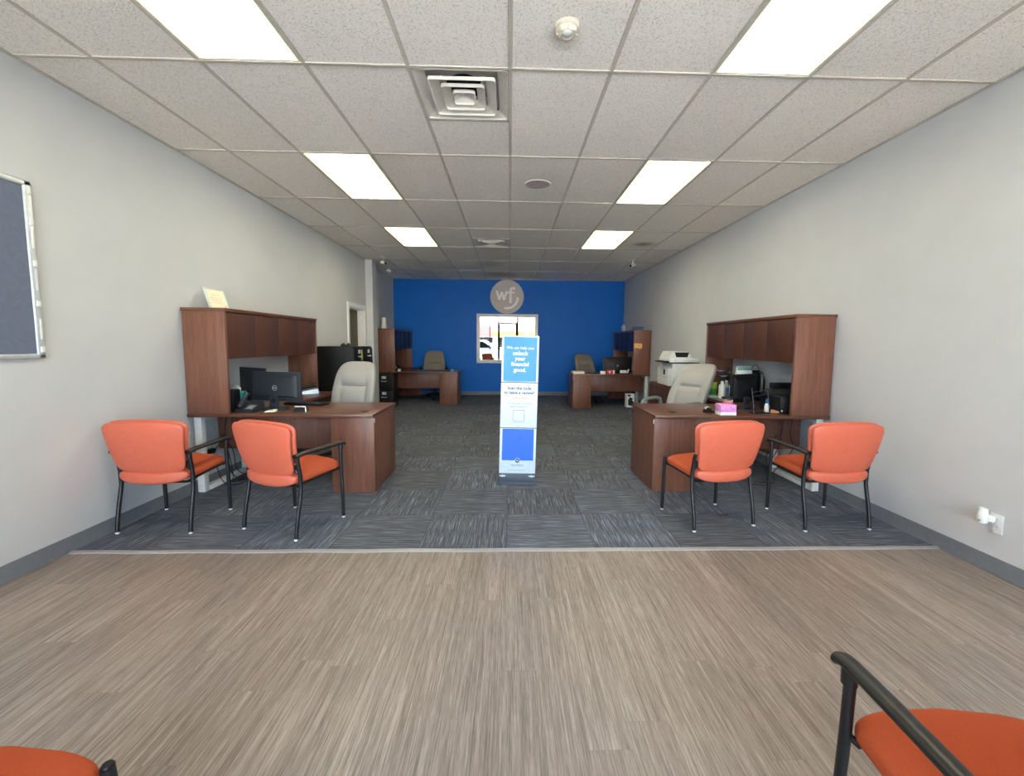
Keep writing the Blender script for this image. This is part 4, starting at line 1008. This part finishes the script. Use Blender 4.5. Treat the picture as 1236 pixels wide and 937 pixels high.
b = B(); b.loops([[(-0.085, -0.045, 0), (0.085, -0.045, 0), (0.085, 0.035, 0), (-0.085, 0.035, 0)], [(-0.085, -0.006, 0.105), (0.085, -0.006, 0.105), (0.085, 0.0, 0.105), (-0.085, 0.0, 0.105)]]); b.out('page', M['paper'], t)
b = B(); b.loops([[(-0.0852, -0.0235, 0.06), (0.0852, -0.0235, 0.06), (0.0852, -0.0225, 0.06), (-0.0852, -0.0225, 0.06)], [(-0.0852, -0.0088, 0.0985), (0.0852, -0.0088, 0.0985), (0.0852, -0.0078, 0.0985), (-0.0852, -0.0078, 0.0985)]]); b.out('green_header', plain('calendar_green', (112, 158, 140), 0.7), t, 0)
b = B()
for i in range(9): b.tube([(-0.07+i*0.0175, -0.010, 0.10), (-0.07+i*0.0175, -0.004, 0.113), (-0.07+i*0.0175, 0.004, 0.10)], 0.002, 6)
b.out('binding', M['silver_plastic'], t)
t = thing('network_modem', 'small black box with a looped cord beside the green calendar', 'modem', (2.905, 5.0, DZ_+0.3005))
b = B(); b.box(-0.05, 0.05, -0.03, 0.03, 0, 0.06, 0.004); b.out('box', M['black_plastic'], t)
b = B(); b.tube([(-0.035+0.04*(1-math.cos(q*PI/10)), 0.0, 0.058+0.065*math.sin(q*PI/10)) for q in range(11)], 0.003, 6); b.out('cord', M['black_plastic'], t)
t = thing('drink_cup', 'green tumbler with lime top half on the near right return', 'cup', (2.66, 5.50, DZ_))
b = B(); b.lathe([(0.034, 0), (0.036, 0.003), (0.041, 0.09)], 22); b.out('lower_body', M['green'], t)
b = B(); b.lathe([(0.041, 0.09), (0.045, 0.165), (0.047, 0.168), (0.043, 0.170), (0.038, 0.1), (0.002, 0.1)], 22); b.out('upper_body', M['lime'], t)
t = thing('lotion_bottle', 'white bottle beside the green tumbler on the near right return', 'bottle', (2.62, 5.195, DZ_))
b = B(); b.lathe([(0.036, 0), (0.039, 0.004), (0.039, 0.15), (0.03, 0.17), (0.016, 0.176), (0.016, 0.19)], 20); b.out('body', M['white_plastic'], t)
b = B(); b.lathe([(0.018, 0.188), (0.018, 0.21), (0.002, 0.212)], 16); b.out('cap', M['white_plastic'], t)
t = thing('water_bottle', 'clear bottle with a blue label on the near right return', 'bottle', (2.70, 5.25, DZ_))
b = B(); b.lathe([(0.03, 0), (0.033, 0.004), (0.033, 0.15), (0.022, 0.18), (0.013, 0.19), (0.013, 0.20)], 20); b.out('body', M['clear'], t)
b = B(); b.lathe([(0.0335, 0.08), (0.0338, 0.082), (0.0338, 0.13), (0.0335, 0.132)], 20); b.out('label_band', M['blue_plastic'], t)
b = B(); b.lathe([(0.015, 0.198), (0.015, 0.215), (0.002, 0.216)], 16); b.out('cap', M['white_plastic'], t)
t = thing('spray_bottle', 'white spray bottle with purple top, rightmost bottle on the near right return', 'bottle', (2.80, 5.34, DZ_))
b = B(); b.lathe([(0.028, 0), (0.031, 0.004), (0.031, 0.10), (0.014, 0.13), (0.013, 0.15)], 18); b.out('body', M['white_plastic'], t)
b = B(); b.lathe([(0.015, 0.148), (0.017, 0.155), (0.014, 0.18), (0.002, 0.182)], 16); b.box(-0.03, 0.012, -0.008, 0.008, 0.165, 0.182, 0.003); b.out('spray_head', M['purple'], t)
t = thing('flower_vase', 'vase of purple and white artificial flowers behind the bottles', 'flowers', (2.80, 5.52, DZ_))
b = B(); b.lathe([(0.03, 0), (0.04, 0.02), (0.042, 0.07), (0.025, 0.12), (0.03, 0.14)], 20); b.out('vase', M['white_plastic'], t)
b = B(); random.seed(3); tips = []
for i in range(14):
    a = i*2.4; r = 0.02+0.065*random.random(); z = 0.22+0.14*random.random()
    tip = (math.cos(a)*r, math.sin(a)*r*0.8, z); tips.append(tip)
    b.tube([(0, 0, 0.12), (tip[0]*0.4, tip[1]*0.4, 0.12+(z-0.12)*0.6), tip], 0.0025, 5)
b.out('stems', M['leaf'], t)
for nm, mt, rng in (('purple_blooms', M['purple'], range(0, 14, 2)), ('white_blooms', M['paper'], range(1, 14, 3)), ('leaves', M['leaf'], range(2, 14, 3))):
    b = B()
    for i in rng:
        p = Vector(tips[i])
        for q in range(6):
            a = q*PI/3; d = Vector((math.cos(a), math.sin(a), 0.4)); w_ = Vector((-math.sin(a), math.cos(a), 0))
            b.loops([[p-w_*0.002, p+w_*0.002, p+w_*0.002+Vector((0, 0, .002)), p-w_*0.002+Vector((0, 0, .002))], [p+d*0.024-w_*0.019, p+d*0.024+w_*0.019, p+d*0.024+w_*0.019+Vector((0, 0, .003)), p+d*0.024-w_*0.019+Vector((0, 0, .003))], [p+d*0.05-w_*0.005, p+d*0.05+w_*0.005, p+d*0.05+w_*0.005+Vector((0, 0, .002)), p+d*0.05-w_*0.005+Vector((0, 0, .002))]])
    b.out(nm, mt, t)
t = thing('paper_stack', 'loose white papers on the near right return beside the swivel chair', 'papers', (2.585, 5.35, DZ_), 0.0)
for i in range(3):
    b = B(); b.box(-0.075, 0.075, -0.095, 0.095, 0.001+i*0.004, 0.0045+i*0.004, mat=Matrix.Rotation(0.06*i, 4, 'Z')); b.out('sheet', M['paper'], t, 0)
t = thing('patterned_box', 'small dark patterned box behind the loose white papers', 'box', (2.64, 5.645, DZ_), 0.0)
b = B(); b.box(-0.07, 0.07, -0.02, 0.03, 0, 0.085, 0.003); b.out('carton', plain('patterned_card', (96, 92, 112), 0.6, var=0.6, scale=70), t)
b = B(); b.box(-0.071, 0.071, -0.021, 0.031, 0.07, 0.088, 0.002); b.out('lid', M['dark_plastic'], t)

# ------------------------------------------------------------------ far desks
t = thing('desk_telephone', 'dark telephone with raised handset on the far left desk under the navy hutch', 'telephone', (-2.62, 9.90, DZ_), 0.1)
b = B(); b.loops([[(-0.10, -0.1, 0), (0.10, -0.1, 0), (0.10, 0.1, 0), (-0.10, 0.1, 0)], [(-0.10, -0.09, 0.03), (0.10, -0.09, 0.03), (0.10, 0.1, 0.11), (-0.10, 0.1, 0.11)]]); b.out('base', M['black_plastic'], t)
b = B(); b.tube([(-0.02, -0.06, 0.08), (-0.03, 0.0, 0.16), (-0.05, 0.05, 0.24)], [0.03, 0.022, 0.03], 12); b.out('handset', M['black_plastic'], t)
b = B(); b.tube([(0.05, -0.09, 0.06), (0.0, -0.09, 0.16)], 0.008, 8); b.out('trim', M['silver_plastic'], t)
t = thing('paper_cup', 'small white cup on the far left desk beside the hutch panel', 'cup', (-2.46, 9.65, DZ_))
b = B(); b.lathe([(0.028, 0), (0.036, 0.05), (0.038, 0.052), (0.034, 0.052), (0.026, 0.006), (0.002, 0.006)], 18); b.out('body', M['paper'], t)
t = thing('computer_mouse', 'white mouse shaped gadget at the right end of the far left desk', 'mouse', (-1.29, 9.72, DZ_))
b = B(); b.pad(lambda x, v, w: (x, -0.06+0.12*v, 0.025+w*(0.6+0.4*math.sin(PI*v))), 0.035, 0.025, nv=14, nu=20, pv=2.5, e=2.6); b.out('shell', M['white_plastic'], t)
b = B(); b.box(-0.12, -0.045, -0.03, 0.03, 0, 0.022, 0.004); b.out('dark_base', M['black_plastic'], t)
t = thing('spray_can', 'white bottle standing on top of the far left hutch', 'bottle', (-2.80, 9.72, 1.6905))
b = B(); b.lathe([(0.062, 0), (0.066, 0.01), (0.064, 0.06), (0.05, 0.11), (0.05, 0.20)], 24); b.out('body', M['white_plastic'], t)
b = B(); b.lathe([(0.051, 0.20), (0.051, 0.235), (0.046, 0.24), (0.002, 0.24)], 24); b.out('cap', M['white_plastic'], t)
t = thing('spray_can', 'pale blue bottle on top of the far right hutch nearer the blue wall', 'bottle', (2.74, 10.35, 1.6905))
b = B(); b.lathe([(0.045, 0), (0.05, 0.008), (0.05, 0.13), (0.02, 0.17), (0.02, 0.19)], 20); b.out('body', plain('pale_blue_plastic', (168, 196, 214), 0.4), t)
b = B(); b.lathe([(0.024, 0.19), (0.024, 0.215), (0.002, 0.217)], 16); b.out('cap', M['blue_plastic'], t)
t = thing('wire_basket', 'small blue wire basket on top of the far right hutch', 'basket', (2.80, 9.40, 1.6905))
b = B()
for z, s_ in ((0.004, 0.8), (0.04, 0.9), (0.075, 1.0)):
    b.tube([(-0.11*s_, -0.07*s_, z), (0.11*s_, -0.07*s_, z), (0.11*s_, 0.07*s_, z), (-0.11*s_, 0.07*s_, z), (-0.11*s_, -0.07*s_, z)], 0.006, 6)
for i in range(-2, 3): b.tube([(i*0.04, -0.056, 0.004), (i*0.05, -0.07, 0.075)], 0.004, 6); b.tube([(i*0.04, 0.056, 0.004), (i*0.05, 0.07, 0.075)], 0.004, 6)
b.out('wires', M['blue_plastic'], t)
b = B(); b.box(-0.088, 0.088, -0.056, 0.056, 0.0, 0.006); b.out('tray', M['blue_plastic'], t)
t = thing('paper_note', 'orange speech bubble note stuck on the side of the far right hutch', 'note', (XR-0.285, 9.0918, 1.355))
b = B(); b.prism([(-0.085, -0.04), (0.02, -0.045), (0.035, -0.075), (0.05, -0.045), (0.08, -0.04), (0.08, 0.055), (-0.085, 0.06)], 0, -0.002, lambda a, c, d: (a, d, c)); n_ = b.out('card', M['orange_note'], t, 0)
b = B(); b.box(-0.07, 0.05, -0.0032, -0.002, 0.008, 0.014); b.box(0.02, 0.05, -0.0032, -0.002, -0.012, -0.007); b.out('printed_line', M['tan'], n_, 0)
t = thing('paper_stack', 'stack of pale papers on the left end of the far right desk', 'papers', (1.50, 9.40, DZ_))
for i in range(4):
    b = B(); b.box(-0.125, 0.125, -0.16, 0.16, i*0.012, i*0.012+0.0115, 0.001, mat=Matrix.Rotation(0.02*(i % 2), 4, 'Z')); b.out('ream', M['cream_paper'] if i % 2 else M['paper'], t, 0)
t = thing('note_box', 'small white box left of the red tin on the far right desk', 'box', (2.02, 9.24, DZ_))
b = B(); b.box(-0.055, 0.055, -0.03, 0.04, 0, 0.062, 0.002); b.out('carton', M['paper'], t)
b = B(); b.box(-0.056, 0.056, -0.031, 0.041, 0.048, 0.064, 0.001); b.out('lid', M['white_plastic'], t)
t = thing('candy_tin', 'red and white tin on the far right desk', 'tin', (2.19, 9.25, DZ_))
b = B(); b.box(-0.08, 0.06, -0.03, 0.05, 0, 0.085, 0.006); b.out('tin', M['red'], t)
b = B(); b.tube([(0.065, 0.0, 0.0), (0.065, 0.0, 0.082)], 0.033, 16); b.box(-0.035, -0.01, -0.0315, -0.0295, 0.015, 0.07); b.out('white_roll', M['paper'], t)
t = thing('pen_tray', 'white and black pen tray in front of the wide monitor, far right desk', 'tray', (2.47, 9.26, DZ_))
b = B(); b.box(-0.12, 0.12, -0.03, 0.05, 0, 0.02, 0.004); b.out('tray', M['black_plastic'], t)
b = B(); b.box(-0.07, 0.07, -0.02, 0.0, 0.02, 0.085, 0.003); b.out('card', M['paper'], t)
b = B(); b.tube([(0.09, 0.0, 0.02), (0.125, 0.02, 0.10)], 0.018, 10); b.out('marker', M['white_plastic'], t)
t = thing('carton_box', 'small black and white carton on the floor under the far right desk', 'box', (2.67, 9.38, 0.0035), 0.05)
b = B(); b.box(-0.085, 0.085, -0.06, 0.10, 0, 0.30, 0.003); b.out('carton', M['paper'], t)
b = B(); b.prism([(-0.05, 0.05), (0.06, 0.03), (0.07, 0.12), (0.03, 0.16), (0.05, 0.2), (-0.02, 0.23), (-0.06, 0.16)], -0.0612, -0.0595, lambda a, c, d: (a, d, c)); b.prism([(-0.07, 0.25), (-0.01, 0.24), (0.0, 0.28), (-0.07, 0.285)], -0.0612, -0.0595, lambda a, c, d: (a, d, c)); b.out('printed_picture', M['dark_plastic'], t, 0)

# ------------------------------------------------------------------ light and camera
SKY = 7.5
w = bpy.data.worlds.new('daylight'); SC.world = w; w.use_nodes = True
nt = w.node_tree; bg = nt.nodes['Background']
tc = nt.nodes.new('ShaderNodeTexCoord'); sp = nt.nodes.new('ShaderNodeSeparateXYZ'); rp = nt.nodes.new('ShaderNodeValToRGB')
nt.links.new(tc.outputs['Generated'], sp.inputs[0]); nt.links.new(sp.outputs[2], rp.inputs[0])
e = rp.color_ramp.elements; e[0].position = 0.0; e[0].color = (0.52, 0.75, 1.0, 1); e[1].position = 0.55; e[1].color = (0.50, 0.68, 1.0, 1)
nt.links.new(rp.outputs[0], bg.inputs[0]); bg.inputs[1].default_value = SKY

def portal(x, z, sx, sz):
    l = bpy.data.lights.new('window_portal', 'AREA'); l.shape = 'RECTANGLE'; l.size = sx; l.size_y = sz; l.cycles.is_portal = True
    o = bpy.data.objects.new('window_portal', l); COL.objects.link(o); o.location = (x, YF-0.13, z); o.rotation_euler = (PI/2, 0, 0)
    return o
portal(0.06, 1.52, 5.36, 2.92)

sun = bpy.data.lights.new('sun', 'SUN'); sun.energy = 46.0; sun.angle = 0.01; sun.color = (1.0, 0.95, 0.88)
so = bpy.data.objects.new('sun', sun); COL.objects.link(so); so.rotation_euler = (math.radians(-35), math.radians(12), 0); so.location = (0, -8, 12)

W_, H_ = 1236.0, 937.0
f_, p_, y_, r_, cx_, cy_ = 518.6642, 0.0911, 0.0299, 0.0087, 630.3843, 461.1456
cp, sp_, cyw, syw, cr, sr = math.cos(p_), math.sin(p_), math.cos(y_), math.sin(y_), math.cos(r_), math.sin(r_)
Ry = Matrix(((cyw, 0, -syw), (0, 1, 0), (syw, 0, cyw))); Rp = Matrix(((1, 0, 0), (0, cp, -sp_), (0, sp_, cp))); Rr = Matrix(((cr, -sr, 0), (sr, cr, 0), (0, 0, 1)))
MM = Rr @ Rp @ Ry
tow = lambda v: Vector((v[0], v[2], -v[1]))
rx, dn, fw_ = tow(MM[0]), tow(MM[1]), tow(MM[2])
cam = bpy.data.cameras.new('camera'); co = bpy.data.objects.new('camera', cam); COL.objects.link(co)
m3 = Matrix((rx, -dn, -fw_)).transposed()
co.matrix_world = Matrix.Translation((0, 0, EYE)) @ m3.to_4x4()
cam.sensor_fit = 'HORIZONTAL'; cam.sensor_width = 36.0; cam.lens = f_/W_*36.0
cam.shift_x = (W_/2-cx_)/W_; cam.shift_y = (cy_-H_/2)/W_
cam.clip_start = 0.03
SC.camera = co
vs = SC.view_settings
vs.view_transform = 'Standard'; vs.look = 'None'; vs.gamma = 1.0; vs.use_curve_mapping = False; vs.exposure = 1.0
SC.cycles.max_bounces = 10; SC.cycles.diffuse_bounces = 6; SC.cycles.use_denoising = True
